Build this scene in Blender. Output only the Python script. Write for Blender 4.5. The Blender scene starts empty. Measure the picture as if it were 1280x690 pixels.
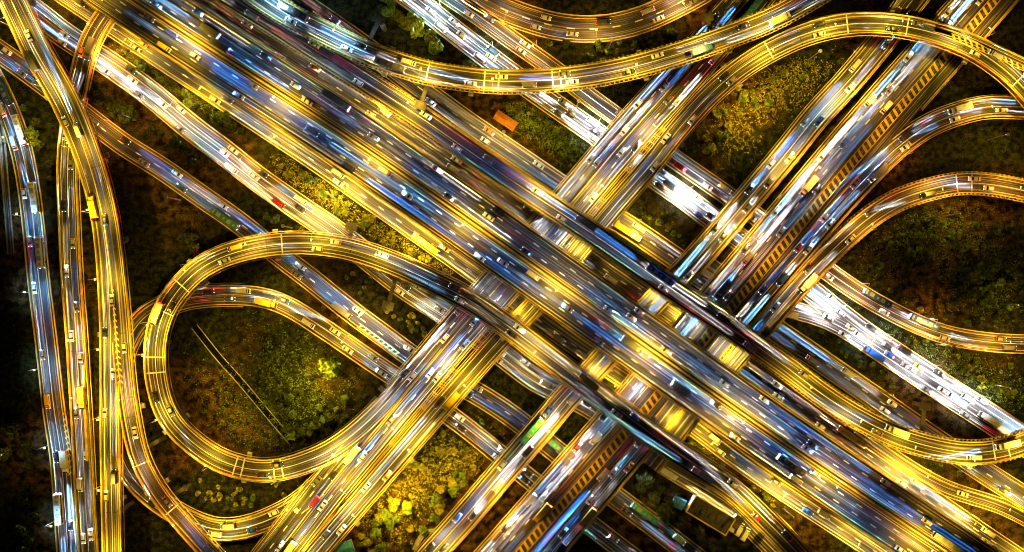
import bpy, math, random
from mathutils import Vector, Matrix
random.seed(7)
R = math.radians
sc = bpy.context.scene
col = sc.collection

# ------------------------------------------------------------------ camera, sky, sun, exposure
H = 400.0                       # camera height over the ground, looking straight down
K = 400.0 / 1280.0              # metres per photo pixel on the ground
cam_d = bpy.data.cameras.new("camera"); cam = bpy.data.objects.new("camera", cam_d); col.objects.link(cam)
cam.location = (0, 0, H); cam.rotation_euler = (0, 0, 0)
cam_d.sensor_width = 36; cam_d.lens = 36; cam_d.clip_start = 1; cam_d.clip_end = 6000
sc.camera = cam
w = bpy.data.worlds.new("World"); sc.world = w; w.use_nodes = True
nt = w.node_tree; bg = nt.nodes['Background']
sky = nt.nodes.new('ShaderNodeTexSky'); sky.sky_type = 'NISHITA'; sky.sun_disc = False
sky.sun_elevation = R(2); sky.sun_rotation = R(220)
nt.links.new(sky.outputs[0], bg.inputs[0]); bg.inputs[1].default_value = 0.012
sd = bpy.data.lights.new("moonlight", 'SUN'); sd.energy = 0.03; sd.angle = R(0.5); sd.color = (1, .93, .82)
so = bpy.data.objects.new("moonlight", sd); so.rotation_euler = (R(35), 0, R(-40)); col.objects.link(so)
sc.view_settings.view_transform = 'Standard'; sc.view_settings.look = 'None'
sc.view_settings.exposure = 0.25; sc.view_settings.gamma = 1
cy = sc.cycles
cy.use_denoising = True
try: cy.denoiser = 'OPENIMAGEDENOISE'
except Exception: pass
cy.max_bounces = 2; cy.diffuse_bounces = 1; cy.glossy_bounces = 1; cy.transmission_bounces = 2; cy.transparent_max_bounces = 4
cy.sample_clamp_indirect = 2.0; cy.sample_clamp_direct = 0
cy.caustics_reflective = False; cy.caustics_refractive = False
cy.use_light_tree = True; cy.filter_width = 1.0
cy.use_adaptive_sampling = True; cy.adaptive_threshold = .03

LAMP_W = 12500.0    # sodium street lamp
HEAD_W = 450.0       # headlamp beam

# ------------------------------------------------------------------ helpers
def W(px, py, z=0.0):
    s = K * (H - z) / H
    return Vector(((px - 640) * s, (345 - py) * s, z))

def tag(o, label=None, cat=None, group=None, kind=None):
    if label: o['label'] = label
    if cat: o['category'] = cat
    if group: o['group'] = group
    if kind: o['kind'] = kind
    return o

def empty(name, loc, rz=0):
    o = bpy.data.objects.new(name, None); o.location = loc; o.rotation_euler = (0, 0, rz)
    o.empty_display_size = .5; col.objects.link(o); return o

class MB:
    def __init__(s): s.v = []; s.f = []; s.uv = []; s.mi = []
    def face(s, pts, uvs=None, m=0):
        n = len(s.v); s.v += [tuple(p) for p in pts]; s.f.append(tuple(range(n, n + len(pts))))
        s.uv += uvs if uvs else [(0, 0)] * len(pts); s.mi.append(m)
    def hexa(s, p, m=0):         # 8 corners: bottom ring 0-3 (ccw from above), top ring 4-7
        n = len(s.v); s.v += [tuple(q) for q in p]
        for f in ((3, 2, 1, 0), (4, 5, 6, 7), (0, 1, 5, 4), (1, 2, 6, 5), (2, 3, 7, 6), (3, 0, 4, 7)):
            s.f.append(tuple(n + i for i in f)); s.uv += [(p[i][0], p[i][1]) for i in f]; s.mi.append(m)
    def box(s, x0, x1, y0, y1, z0, z1, m=0, rot=None):
        p = [Vector(q) for q in ((x0, y0, z0), (x1, y0, z0), (x1, y1, z0), (x0, y1, z0), (x0, y0, z1), (x1, y0, z1), (x1, y1, z1), (x0, y1, z1))]
        if rot is not None: p = [rot @ q for q in p]
        s.hexa(p, m)
    def cyl(s, c, r, h, ax='z', n=10, m=0, r2=None):
        r2 = r if r2 is None else r2
        def P(a, rr, t):
            x, y = rr * math.cos(a), rr * math.sin(a)
            q = (x, y, t) if ax == 'z' else ((x, t, y) if ax == 'y' else (t, x, y))
            return (c[0] + q[0], c[1] + q[1], c[2] + q[2])
        b = [P(2 * math.pi * i / n, r, 0) for i in range(n)]; t = [P(2 * math.pi * i / n, r2, h) for i in range(n)]
        k = len(s.v); s.v += b + t
        for i in range(n):
            j = (i + 1) % n; s.f.append((k + i, k + j, k + n + j, k + n + i)); s.uv += [(0, 0)] * 4; s.mi.append(m)
        s.f.append(tuple(k + i for i in reversed(range(n)))); s.uv += [(0, 0)] * n; s.mi.append(m)
        s.f.append(tuple(k + n + i for i in range(n))); s.uv += [(0, 0)] * n; s.mi.append(m)
    def mesh(s, name, mats):
        me = bpy.data.meshes.new(name); me.from_pydata(s.v, [], s.f)
        ul = me.uv_layers.new(name="UVMap")
        ul.data.foreach_set("uv", [c for q in s.uv for c in q])
        for m in (mats if isinstance(mats, (list, tuple)) else [mats]): me.materials.append(m)
        me.polygons.foreach_set("material_index", s.mi); me.update(); return me
    def build(s, name, mats, parent=None):
        o = bpy.data.objects.new(name, s.mesh(name, mats)); col.objects.link(o)
        if parent is not None: o.parent = parent
        return o

# ------------------------------------------------------------------ materials
def base_mat(name, rough=.7, metal=0.0, spec=.4):
    m = bpy.data.materials.new(name); m.use_nodes = True
    b = m.node_tree.nodes['Principled BSDF']
    b.inputs['Roughness'].default_value = rough; b.inputs['Metallic'].default_value = metal
    b.inputs['Specular IOR Level'].default_value = spec
    return m, m.node_tree, b

def noise_mat(name, c1, c2, scale=1.0, rough=.7, metal=0, spec=.4, detail=4, lo=.35, hi=.65, bump=0, coord='Object', vscale=(1, 1, 1)):
    m, t, b = base_mat(name, rough, metal, spec)
    tc = t.nodes.new('ShaderNodeTexCoord'); mp = t.nodes.new('ShaderNodeMapping'); mp.inputs['Scale'].default_value = vscale
    n = t.nodes.new('ShaderNodeTexNoise'); n.inputs['Scale'].default_value = scale; n.inputs['Detail'].default_value = detail
    r = t.nodes.new('ShaderNodeValToRGB')
    r.color_ramp.elements[0].position = lo; r.color_ramp.elements[1].position = hi
    r.color_ramp.elements[0].color = (*c1, 1); r.color_ramp.elements[1].color = (*c2, 1)
    t.links.new(tc.outputs[coord], mp.inputs[0]); t.links.new(mp.outputs[0], n.inputs['Vector'])
    t.links.new(n.outputs['Fac'], r.inputs[0]); t.links.new(r.outputs[0], b.inputs['Base Color'])
    if bump:
        bp = t.nodes.new('ShaderNodeBump'); bp.inputs['Strength'].default_value = 1; bp.inputs['Distance'].default_value = bump
        t.links.new(n.outputs['Fac'], bp.inputs['Height']); t.links.new(bp.outputs[0], b.inputs['Normal'])
    return m

def emit_mat(name, c, s):
    m = bpy.data.materials.new(name); m.use_nodes = True; t = m.node_tree
    t.nodes.remove(t.nodes['Principled BSDF']); e = t.nodes.new('ShaderNodeEmission')
    e.inputs[0].default_value = (*c, 1); e.inputs[1].default_value = s
    t.links.new(e.outputs[0], t.nodes['Material Output'].inputs[0])
    try: m.cycles.emission_sampling = 'NONE'
    except Exception: pass
    return m

def asphalt(name, dark, mid, light, seed=0.0):
    """worn road: wheel-track wear and light trails painted in as long bands, plus patches"""
    m, t, b = base_mat(name, .55, 0, .5)
    L = t.links.new
    uv = t.nodes.new('ShaderNodeTexCoord')
    oi = t.nodes.new('ShaderNodeObjectInfo')
    def noise(sx, sy, detail, off):
        mp = t.nodes.new('ShaderNodeMapping'); mp.inputs['Scale'].default_value = (sx, sy, 1)
        mp.inputs['Location'].default_value = (off + seed, off * 1.7, 0)
        n = t.nodes.new('ShaderNodeTexNoise'); n.inputs['Scale'].default_value = 1; n.inputs['Detail'].default_value = detail
        n.inputs['Roughness'].default_value = .6
        L(uv.outputs['UV'], mp.inputs[0]); L(mp.outputs[0], n.inputs['Vector']); return n.outputs['Fac']
    def ramp(f, pts):
        r = t.nodes.new('ShaderNodeValToRGB'); e = r.color_ramp.elements
        e[0].position, e[0].color = pts[0][0], (*pts[0][1], 1); e[1].position, e[1].color = pts[1][0], (*pts[1][1], 1)
        for p, c in pts[2:]:
            q = e.new(p); q.color = (*c, 1)
        L(f, r.inputs[0]); return r.outputs[0]
    def mix(a, b_, f, mode='MIX'):
        x = t.nodes.new('ShaderNodeMix'); x.data_type = 'RGBA'; x.blend_type = mode
        if isinstance(f, float): x.inputs[0].default_value = f
        else: L(f, x.inputs[0])
        L(a, x.inputs[6]); L(b_, x.inputs[7]); return x.outputs[2]
    band = ramp(noise(.012, 1.5, 3, 3.1), [(.36, dark), (.62, light), (.5, mid)])  # long bright and dark streaks that imitate light trails
    fine = ramp(noise(.02, 6.0, 2, 9.3), [(.43, (.25,) * 3), (.60, (2.9,) * 3), (.53, (.85,) * 3)])  # sharper thin streaks, also trail light put into the colour
    grain = ramp(noise(2.2, 2.2, 4, 1.2), [(.3, (.8,) * 3), (.7, (1.2,) * 3)])
    patch = ramp(noise(.05, .12, 1, 5.5), [(.40, (.62,) * 3), (.60, (1.25,) * 3)])
    c = mix(band, fine, 1.0, 'MULTIPLY'); c = mix(c, grain, 1.0, 'MULTIPLY'); c = mix(c, patch, 1.0, 'MULTIPLY')
    L(c, b.inputs['Base Color'])
    return m

MT = {}
MT['asphalt'] = asphalt('asphalt', (.014, .013, .014), (.040, .038, .036), (.20, .19, .17))
MT['asphalt_dark'] = asphalt('asphalt_dark', (.010, .010, .011), (.030, .029, .030), (.16, .155, .145), 40)
MT['concrete'] = noise_mat('concrete', (.22, .21, .19), (.42, .40, .36), .8, .8)
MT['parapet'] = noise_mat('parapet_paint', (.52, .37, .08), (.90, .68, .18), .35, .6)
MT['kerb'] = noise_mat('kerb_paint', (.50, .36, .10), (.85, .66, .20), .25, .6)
MT['white'] = noise_mat('road_paint_white', (.55, .55, .52), (.85, .85, .82), 1.5, .5)
MT['yellow'] = noise_mat('road_paint_yellow', (.55, .38, .05), (.85, .62, .10), 1.5, .5)
MT['joint'] = noise_mat('joint_steel', (.02, .02, .02), (.06, .06, .06), 2, .4, .6)
MT['girder'] = noise_mat('girder_concrete', (.05, .048, .04), (.12, .11, .09), .5, .85)
MT['steel'] = noise_mat('galvanised_steel', (.30, .30, .29), (.55, .54, .50), 3, .4, .5)
MT['lamp_lens'] = emit_mat('sodium_lens', (1, .72, .22), 14)
MT['head'] = emit_mat('headlight_glow', (.90, .95, 1), 9)
MT['tail'] = emit_mat('tail_glow', (1, .03, .02), 9)
MT['glass'] = noise_mat('car_glass', (.012, .014, .018), (.03, .035, .04), 2, .08, 0, .8)
MT['tyre'] = noise_mat('tyre_rubber', (.012, .012, .012), (.03, .03, .03), 8, .9)
MT['trunk'] = noise_mat('bark', (.05, .035, .02), (.13, .09, .05), 4, .9)
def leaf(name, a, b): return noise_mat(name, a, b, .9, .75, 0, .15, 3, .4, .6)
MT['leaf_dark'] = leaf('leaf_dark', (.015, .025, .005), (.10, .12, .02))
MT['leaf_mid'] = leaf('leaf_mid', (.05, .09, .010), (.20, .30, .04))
MT['leaf_lit'] = leaf('leaf_lit', (.14, .15, .015), (.48, .42, .06))

# ------------------------------------------------------------------ ground
def ground_mat():
    m, t, b = base_mat('ground_soil_and_grass', .95, 0, .1); L = t.links.new
    tc = t.nodes.new('ShaderNodeTexCoord')
    def n(s, d, off=0):
        mp = t.nodes.new('ShaderNodeMapping'); mp.inputs['Location'].default_value = (off, off, 0)
        x = t.nodes.new('ShaderNodeTexNoise'); x.inputs['Scale'].default_value = s; x.inputs['Detail'].default_value = d
        L(tc.outputs['Object'], mp.inputs[0]); L(mp.outputs[0], x.inputs['Vector']); return x.outputs['Fac']
    def ramp(f, a, b_, lo, hi):
        r = t.nodes.new('ShaderNodeValToRGB'); r.color_ramp.elements[0].position = lo; r.color_ramp.elements[1].position = hi
        r.color_ramp.elements[0].color = (*a, 1); r.color_ramp.elements[1].color = (*b_, 1); L(f, r.inputs[0]); return r.outputs[0]
    def mix(a, b_, f, mode='MIX'):
        x = t.nodes.new('ShaderNodeMix'); x.data_type = 'RGBA'; x.blend_type = mode
        if isinstance(f, float): x.inputs[0].default_value = f
        else: L(f, x.inputs[0])
        L(a, x.inputs[6]); L(b_, x.inputs[7]); return x.outputs[2]
    grass = ramp(n(.5, 6), (.004, .006, .002), (.032, .036, .010), .40, .66)
    soil = ramp(n(.35, 6, 30), (.008, .005, .002), (.12, .068, .02), .40, .68)
    which = ramp(n(.022, 3, 77), (0, 0, 0), (1, 1, 1), .48, .60)
    tuft = ramp(n(2.5, 3, 11), (.45,) * 3, (1.5,) * 3, .4, .62)
    L(mix(mix(grass, soil, which), tuft, 1.0, 'MULTIPLY'), b.inputs['Base Color'])
    bp = t.nodes.new('ShaderNodeBump'); bp.inputs['Strength'].default_value = 1; bp.inputs['Distance'].default_value = .5
    L(n(.9, 6, 5), bp.inputs['Height']); L(bp.outputs[0], b.inputs['Normal'])
    return m
g = MB(); g.face([(-3000, -3000, 0), (3000, -3000, 0), (3000, 3000, 0), (-3000, 3000, 0)])
tag(g.build('ground', ground_mat()), kind='structure')

# ------------------------------------------------------------------ roads
def catmull(pts, step=2.5):
    P = [pts[0] * 2 - pts[1]] + pts + [pts[-1] * 2 - pts[-2]]
    out = []
    for i in range(1, len(P) - 2):
        a, b, c, d = P[i - 1:i + 3]; n = max(2, int((c - b).length / step))
        for k in range(n):
            t = k / n
            out.append(.5 * ((2 * b) + (c - a) * t + (2 * a - 5 * b + 4 * c - d) * t * t + (3 * b - a - 3 * c + d) * t ** 3))
    out.append(P[-2].copy()); return out

class Path:
    def __init__(s, pts):
        q = catmull(pts)
        for _ in range(3):      # ease kinks
            q = [q[0]] + [(q[i - 1] + q[i] * 2 + q[i + 1]) / 4 for i in range(1, len(q) - 1)] + [q[-1]]
        s.p = q; s.s = [0]
        for i in range(1, len(q)): s.s.append(s.s[-1] + (q[i] - q[i - 1]).length)
        s.L = s.s[-1]; s.t = []
        for i in range(len(q)):
            d = q[min(i + 1, len(q) - 1)] - q[max(i - 1, 0)]; s.t.append(d.normalized())
    def at(s, d):
        d = min(max(d, 0), s.L); lo, hi = 0, len(s.s) - 1
        while hi - lo > 1:
            m = (lo + hi) // 2
            if s.s[m] <= d: lo = m
            else: hi = m
        f = (d - s.s[lo]) / max(1e-6, s.s[hi] - s.s[lo])
        p = s.p[lo].lerp(s.p[hi], f); t = s.t[lo].lerp(s.t[hi], f).normalized()
        return p, t
    def off(s, d, o, dz=0):
        p, t = s.at(d); n = Vector((-t.y, t.x, 0)).normalized()
        return p + n * o + Vector((0, 0, dz))
    def near(s, px, py):        # arc length nearest to a photo pixel
        best, bd = 0, 1e9
        for q, d in zip(s.p, s.s):
            e = (q - W(px, py, q.z)).to_2d().length
            if e < bd: bd, best = e, d
        return best

def samples(path, a, b, step=2.5):
    n = max(1, int((b - a) / step)); return [a + (b - a) * i / n for i in range(n + 1)]

def ribbon(mb, path, o0, o1, dz, a=0, b=None, m=0):      # flat sheet
    b = path.L if b is None else b
    ss = samples(path, a, b)
    for i in range(len(ss) - 1):
        s0, s1 = ss[i], ss[i + 1]
        mb.face([path.off(s0, o1, dz), path.off(s0, o0, dz), path.off(s1, o0, dz), path.off(s1, o1, dz)],
                [(s0, o1), (s0, o0), (s1, o0), (s1, o1)], m)

def prism(mb, path, o0, o1, z0, z1, a=0, b=None, m=0):   # solid bar with the path; o0 < o1
    b = path.L if b is None else b
    ss = samples(path, a, b); k = len(mb.v)
    for s in ss:
        mb.v += [tuple(path.off(s, o0, z0)), tuple(path.off(s, o1, z0)), tuple(path.off(s, o1, z1)), tuple(path.off(s, o0, z1))]
    vv = [o0, o1, o1, o0]
    for i in range(len(ss) - 1):
        A, B = k + 4 * i, k + 4 * i + 4
        for p, q in ((0, 1), (1, 2), (2, 3), (3, 0)):
            mb.f.append((A + p, A + q, B + q, B + p)); mb.mi.append(m)
            mb.uv += [(ss[i], vv[p]), (ss[i], vv[q]), (ss[i + 1], vv[q]), (ss[i + 1], vv[p])]
    e = k + 4 * (len(ss) - 1)
    mb.f += [(k + 3, k + 2, k + 1, k), (e, e + 1, e + 2, e + 3)]; mb.mi += [m, m]; mb.uv += [(0, 0)] * 8

def cut(a, b, holes):
    out = [(a, b)]
    for h0, h1 in holes:
        nx = []
        for x, y in out:
            if h1 <= x or h0 >= y: nx.append((x, y)); continue
            if h0 > x: nx.append((x, h0))
            if h1 < y: nx.append((h1, y))
        out = nx
    return [q for q in out if q[1] - q[0] > 1]

ROADS = {}
SOLID = {'B', 'U2', 'L1', 'R1', 'V0', 'V1', 'V2', 'R3', 'L4', 'L2', 'S2', 'G1', 'G0', 'D2', 'G2b'}
def road(key, name, label, pts, width, z=0.0, lanes=2, div=None, elev=None, par=1.0, noL=(), noR=(), asp='asphalt',
         edge=('yellow', 'yellow'), dash='white', dlen=2.6, dgap=5.8, studs=False, girder=True, cat='flyover', piers=True, lane_w=None, offs=None, pier_gap=32, cap=-.3, ledge=True, kerb='kerb'):
    """pts: photo pixels (px, py[, z]); width in metres; div: list of lane-dash offsets; noL/noR: stretches (from px,py to px,py) without a parapet"""
    if key in ('V1', 'V1b', 'L1', 'B', 'R1'): cap = 2.2
    P = [W(q[0], q[1], q[2] if len(q) > 2 else z) for q in pts]
    for e, f in ((0, 1), (-1, -2)):     # run on past the frame where the road does
        q = P[e]
        if abs(q.x) > 204 or abs(q.y) > 112:
            n_ = q + (P[e] - P[f]).normalized() * 60; n_.z = q.z
            P.insert(0, n_) if e == 0 else P.append(n_)
    path = Path(P); hw = width / 2
    r = ROADS[key] = dict(path=path, width=width, key=key, lanes=lanes, label=label)
    high = max(q.z for q in P) > 1.5
    def rng(lst): return [tuple(sorted((path.near(*u), path.near(*v)))) for u, v in lst]
    nl, nr = rng(noL), rng(noR)
    p0 = path.p[0]
    if high:
        root = empty(name, (p0.x, p0.y, 0)); tag(root, label, cat)
        inv = Matrix.Translation((-p0.x, -p0.y, 0))
    else:
        root = None
    def fin(mb, nm, mats, parent):
        o = mb.build(nm, mats)
        if high:
            o.data.transform(inv)
            o.parent = parent if parent is not None else root
            if parent is not None and parent is not root: pass
        elif parent is not None: o.parent = parent
        return o
    mb = MB()
    if high: prism(mb, path, -hw, hw, -.35, 0)
    else: prism(mb, path, -hw, hw, -.2, 0)
    deck_mb = mb
    deck = bpy.data.objects.new('deck' if high else name, bpy.data.meshes.new('deck')); col.objects.link(deck)
    if high: deck.parent = root
    def mark(mb2, c):
        k = len(deck_mb.v); deck_mb.v += mb2.v; deck_mb.f += [tuple(i + k for i in f) for f in mb2.f]; deck_mb.uv += mb2.uv
        deck_mb.mi += [1 + ['white', 'yellow', 'joint'].index(c)] * len(mb2.f)
    def finish():
        me = deck_mb.mesh('deck', [MT[asp], MT['white'], MT['yellow'], MT['joint']])
        if high: me.transform(inv)
        deck.data = me
    r['mark'] = mark; r['finish'] = finish
    if not high: tag(deck, kind='structure')
    par_of = None if high else deck
    # girders and piers
    if high and girder:
        mb = MB(); n = max(2, int(width / 3.4)); gw = min(.8, width / n * .35)
        for i in range(n):
            c = -hw + width * (i + .5) / n
            for a_, b_ in cut(0, path.L, [(d_, e_) for d_, e_ in low_runs(path)]): prism(mb, path, c - gw / 2, c + gw / 2, -1.5, -.36, a_, b_)
        fin(mb, 'girder', MT['girder'], None)
    if high and piers:
        d = pier_gap * .4
        while d < path.L:
            p, t = path.at(d); 
            if p.z > 3.2:
                a = math.atan2(t.y, t.x); rot = Matrix.Translation((p.x, p.y, 0)) @ Matrix.Rotation(a, 4, 'Z')
                mb = MB(); ch = p.z - 1.55
                e_ = cap if int(d) % 3 else -.3
                mb.box(-.9, .9, -hw - e_, hw + e_, ch - 1.2, ch, 0, rot)
                for cx in ([0] if width < 14 else [-hw * .55, hw * .55]):
                    mb.box(-.7, .7, cx - 1.1, cx + 1.1, -.2, ch - 1.2, 0, rot)
                fin(mb, 'pier', MT['concrete'], None)
            d += pier_gap
    # parapets / kerbs
    ph = par if high else .45
    pw = .36
    for side, holes in ((1, nl), (-1, nr)):
        for a_, b_ in cut(0, path.L, holes):
            mb = MB()
            o0, o1 = sorted((side * (hw + .003), side * (hw + pw)))
            prism(mb, path, o0, o1, -.5 if high else -.2, ph, a_, b_)
            if studs:
                d = a_ + .6
                while d < b_:
                    p, t = path.at(d); a = math.atan2(t.y, t.x)
                    rot = Matrix.Translation((p.x, p.y, p.z)) @ Matrix.Rotation(a, 4, 'Z')
                    y0, y1 = sorted((side * (hw + pw + .003), side * (hw + pw + .75)))
                    mb.box(-.22, .22, y0, y1, -.45, .35, 0, rot); d += 1.7
            if high and ledge:
                q0, q1 = sorted((side * (hw + pw + .45), side * (hw + pw + .75)))
                prism(mb, path, q0, q1, -.75, -.45, a_, b_)
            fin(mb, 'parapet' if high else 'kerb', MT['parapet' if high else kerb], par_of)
    # markings
    for side, c in ((1, edge[0]), (-1, edge[1])):
        if c:
            mb = MB(); o = side * (hw - .95); ribbon(mb, path, o - .15, o + .15, .03)
            mark(mb, c)
    if div is None:
        lw = (width - 1.4) / lanes; div = [-hw + .7 + lw * i for i in range(1, lanes)]
    for o in div:
        mb = MB(); d = random.uniform(0, 5)
        if key in SOLID: ribbon(mb, path, o - .13, o + .13, .03); mark(mb, dash); continue
        while d < path.L - dlen:
            ribbon(mb, path, o - .22, o + .22, .03, d, d + dlen); d += dlen + dgap
        if mb.v: mark(mb, dash)
    # expansion joints on decks
    if high:
        mb = MB(); d = 16
        while d < path.L - 2:
            ribbon(mb, path, -hw + .1, hw - .1, .012, d, d + .28); d += 32
        mark(mb, 'joint')
    r['root'] = root if high else deck
    r['fin'] = fin; r['par_of'] = par_of; r['offs'] = offs
    r['high'] = high
    return r

def low_runs(path):
    runs, st = [], None
    for p, s in zip(path.p, path.s):
        if p.z < 2.0 and st is None: st = s
        if p.z >= 2.0 and st is not None: runs.append((st, s)); st = None
    if st is not None: runs.append((st, path.L))
    return runs

def hatch(r, o0, o1, a, b, step=2.6, bar=1.1, slant=1.0, c='yellow', nm='hatching'):
    mb = MB(); path = r['path']; d = a
    while d < b:
        mb.face([path.off(d + slant, o1, .034), path.off(d, o0, .034), path.off(d + bar, o0, .034), path.off(d + bar + slant, o1, .034)]); d += step
    ribbon(mb, path, o0 - .35, o0 - .05, .034, a, b); ribbon(mb, path, o1 + .05, o1 + .35, .034, a, b)
    r['mark'](mb, c)

def chevrons(r, oc, w0, w1, a, b, step=2.3, c='yellow'):
    """gore of V-shaped bars that widens from w0 to w1"""
    mb = MB(); path = r['path']; d = a; dirn = 1 if b > a else -1; n = int(abs(b - a) / step)
    for i in range(n):
        f = i / max(1, n - 1); hw = (w0 + (w1 - w0) * f) / 2; d = a + dirn * i * step
        o = oc(f) if callable(oc) else oc; k = hw * .9 * dirn
        for s in (-1, 1):
            q = [path.off(d, o, .036), path.off(d + .75 * dirn, o, .036), path.off(d + .75 * dirn + k, o + s * hw, .036), path.off(d + k, o + s * hw, .036)]
            mb.face(q if s * dirn < 0 else q[::-1])
    r['mark'](mb, c)

def barrier(r, o, h=.85, wd=.5, a=0, b=None, m='parapet', nm='median_barrier'):
    mb = MB(); prism(mb, r['path'], o - wd / 2, o + wd / 2, .002, h, a, b); r['fin'](mb, nm, MT[m], r['par_of'])

px = K
# ---- ground level roads (each a few cm apart in level where they meet)
road('G0', 'road', '', [(480, -60), (560, -6), (600, 21), (640, 50), (690, 85), (735, 120), (772, 147), (835, 193), (910, 245), (960, 281), (1005, 316), (1047, 348), (1097, 380), (1160, 411), (1215, 425), (1290, 430), (1360, 420)], 22 * px, .06, 2)
road('G1', 'road', '', [(430, -62), (520, 2), (570, 41), (607, 69), (635, 90), (670, 115), (707, 141), (747, 169), (815, 219), (852, 245), (885, 270), (920, 296), (960, 325), (1012, 362), (1040, 385), (1085, 419), (1135, 452), (1185, 485), (1235, 517), (1280, 547), (1360, 600)], 27 * px, .06, 3, edge=('white', 'white'), noR=[((1045, 390), (1360, 600))])
road('G2', 'road', '', [(260, -75), (365, -3), (407, 25), (440, 48), (480, 77), (515, 103), (552, 130), (582, 152), (620, 178), (660, 205), (700, 232), (740, 257), (780, 280), (835, 317), (880, 348), (930, 383), (975, 416), (1005, 436), (1060, 474), (1115, 512), (1170, 550), (1227, 588), (1280, 622), (1360, 675)], 27 * px, .06, 2)
road('G2b', 'road', '', [(878, 326), (920, 357), (955, 377), (990, 387), (1020, 395), (1050, 408), (1085, 431), (1130, 461), (1180, 494), (1225, 523), (1290, 566), (1360, 612)], 20 * px, .13, 2, edge=(None, 'white'), noL=[((1040, 402), (1360, 612))])
road('U1', 'road', '', [(150, -70), (250, -2), (320, 45), (430, 115), (517, 171), (600, 227), (640, 253), (700, 296), (760, 340), (830, 388), (900, 438), (960, 480), (1000, 508), (1047, 541), (1132, 601), (1185, 638), (1242, 677), (1340, 742)], 24 * px, .06, 2)
road('G4', 'road', '', [(1030, 512), (1060, 532), (1100, 560), (1140, 587), (1180, 609), (1215, 621), (1250, 632), (1295, 655), (1370, 700)], 18 * px, .13, 1)
road('D1', 'road', '', [(-60, -100), (88, 0), (303, 142), (389, 199), (463, 251), (553, 314), (622, 363), (727, 438), (848, 520), (943, 590), (1098, 692), (1230, 780)], 21 * px, .06, 1, div=[0])
road('D2', 'road', '', [(-90, -70), (-30, -33), (37, 10), (82, 45), (140, 82), (187, 116), (237, 158), (280, 190), (320, 222), (370, 257), (420, 291), (460, 322), (495, 350), (532, 375), (565, 396), (605, 425), (640, 451), (672, 475), (737, 506), (790, 546), (837, 581), (880, 606), (915, 628), (945, 660), (985, 700), (1060, 780)], 30 * px, .06, 3)
road('D3', 'road', '', [(-120, -10), (-60, 25), (0, 65), (45, 97), (105, 143), (155, 181), (200, 209), (250, 244), (300, 279), (345, 316), (390, 350), (407, 364), (445, 394), (482, 421), (510, 442), (550, 468), (590, 488), (640, 520), (690, 560), (765, 618), (815, 655), (860, 690), (960, 765)], 26 * px, .06, 2)
road('V2', 'road', '', [(-60, -30), (-30, 55), (0, 115), (15, 150), (28, 190), (37, 240), (43, 290), (47, 335), (54, 394), (60, 444), (68, 516), (76, 566), (80, 616), (85, 690), (90, 780)], 26 * px, .06, 2, asp='asphalt_dark')
road('V3', 'path_and_trail', '', [(-10, 120), (2, 170), (6, 220), (11, 280), (14, 318)], 2.0, .06, 1, edge=(None, None), kerb='concrete')
road('T1', 'road', '', [(500, -80), (560, -32), (610, 2), (650, 20), (700, 34), (752, 36), (802, 25), (850, 3), (890, -20), (940, -60)], 32 * px, .06, 2, dlen=3.2)
# ---- the SW-NE viaducts (level 7)
road('L2', 'loop_ramp', 'wide outer loop ramp at the lower left that passes under the narrower loop',
     [(520, 470, 7.12), (490, 502, 7.12), (470, 527, 7.12), (450, 551, 7.1), (425, 578, 6.8), (402, 603, 6.4), (370, 632, 6), (320, 656, 5.2), (275, 663, 4.6), (240, 652, 4), (205, 632, 3.4), (170, 603, 2.8), (150, 566, 2.2), (145, 530, 1.8), (146, 480, 1.5), (156, 435, 1.2), (180, 396, 1), (222, 376, .8), (262, 369, .6), (320, 370, .4), (357, 381, .3), (395, 404, .2), (432, 429, .2), (470, 455, .2), (510, 482, .2), (565, 521, .2), (600, 548, .2), (655, 593, .2), (700, 628, .2), (747, 663, .2), (785, 692, .2), (870, 755, .2)], 23 * px, 0, 2, cat='ramp',
     noL=[((520, 470), (398, 607))], noR=[((520, 470), (436, 566))])
road('S1', 'viaduct', 'broad lamp-lit viaduct crossing under the main road left of centre',
     [(1010, -95), (935, 0), (895, 45), (850, 97), (781, 174), (711, 257), (598, 386), (567, 421), (487, 516), (447, 564), (409, 610), (358, 676), (308, 740), (250, 812)], 46 * px, 7, 4, cat='viaduct', edge=('white', 'white'), noR=[((482, 486), (398, 612))])
road('R1', 'flyover', 'yellow-edged flyover arching over the top right and running down beside the left viaduct',
     [(1400, 255, 15), (1335, 180, 15), (1280, 110, 15), (1247, 80, 15), (1210, 57, 15), (1160, 39, 15), (1110, 30, 15), (1060, 30, 15), (1010, 41, 14.5), (963, 62, 14), (927, 84, 13), (897, 109, 12), (872, 134, 10.5), (847, 163, 9), (815, 204, 8), (780, 244, 7), (747, 283, 7), (660, 390, 7), (625, 424, 7), (541, 520, 7), (475, 597, 7), (404, 680, 7), (345, 750, 7), (290, 815, 7)], 23 * px, 7, 2, noR=[((1300, 135), (1178, 42))])
road('R1c', 'ramp', 'short outer ramp joining the yellow arch at the top right', [(1400, 140, 15), (1335, 106, 15), (1280, 82, 15), (1240, 63, 15), (1200, 45, 15), (1168, 36, 15)], 13 * px, 15, 1, cat='ramp', noL=[((1290, 90), (1168, 36))], elev=None)
road('S2', 'viaduct', 'narrow two-lane viaduct between the two broad diagonal viaducts',
     [(1225, -100), (1142, -2), (1110, 42), (1060, 102), (1022, 143), (985, 189), (945, 237), (915, 272), (865, 330), (817, 377), (750, 452), (705, 500), (682, 528), (652, 563), (620, 600), (582, 645), (545, 686), (470, 770)], 28 * px, 7.06, 2, cat='viaduct')
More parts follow.
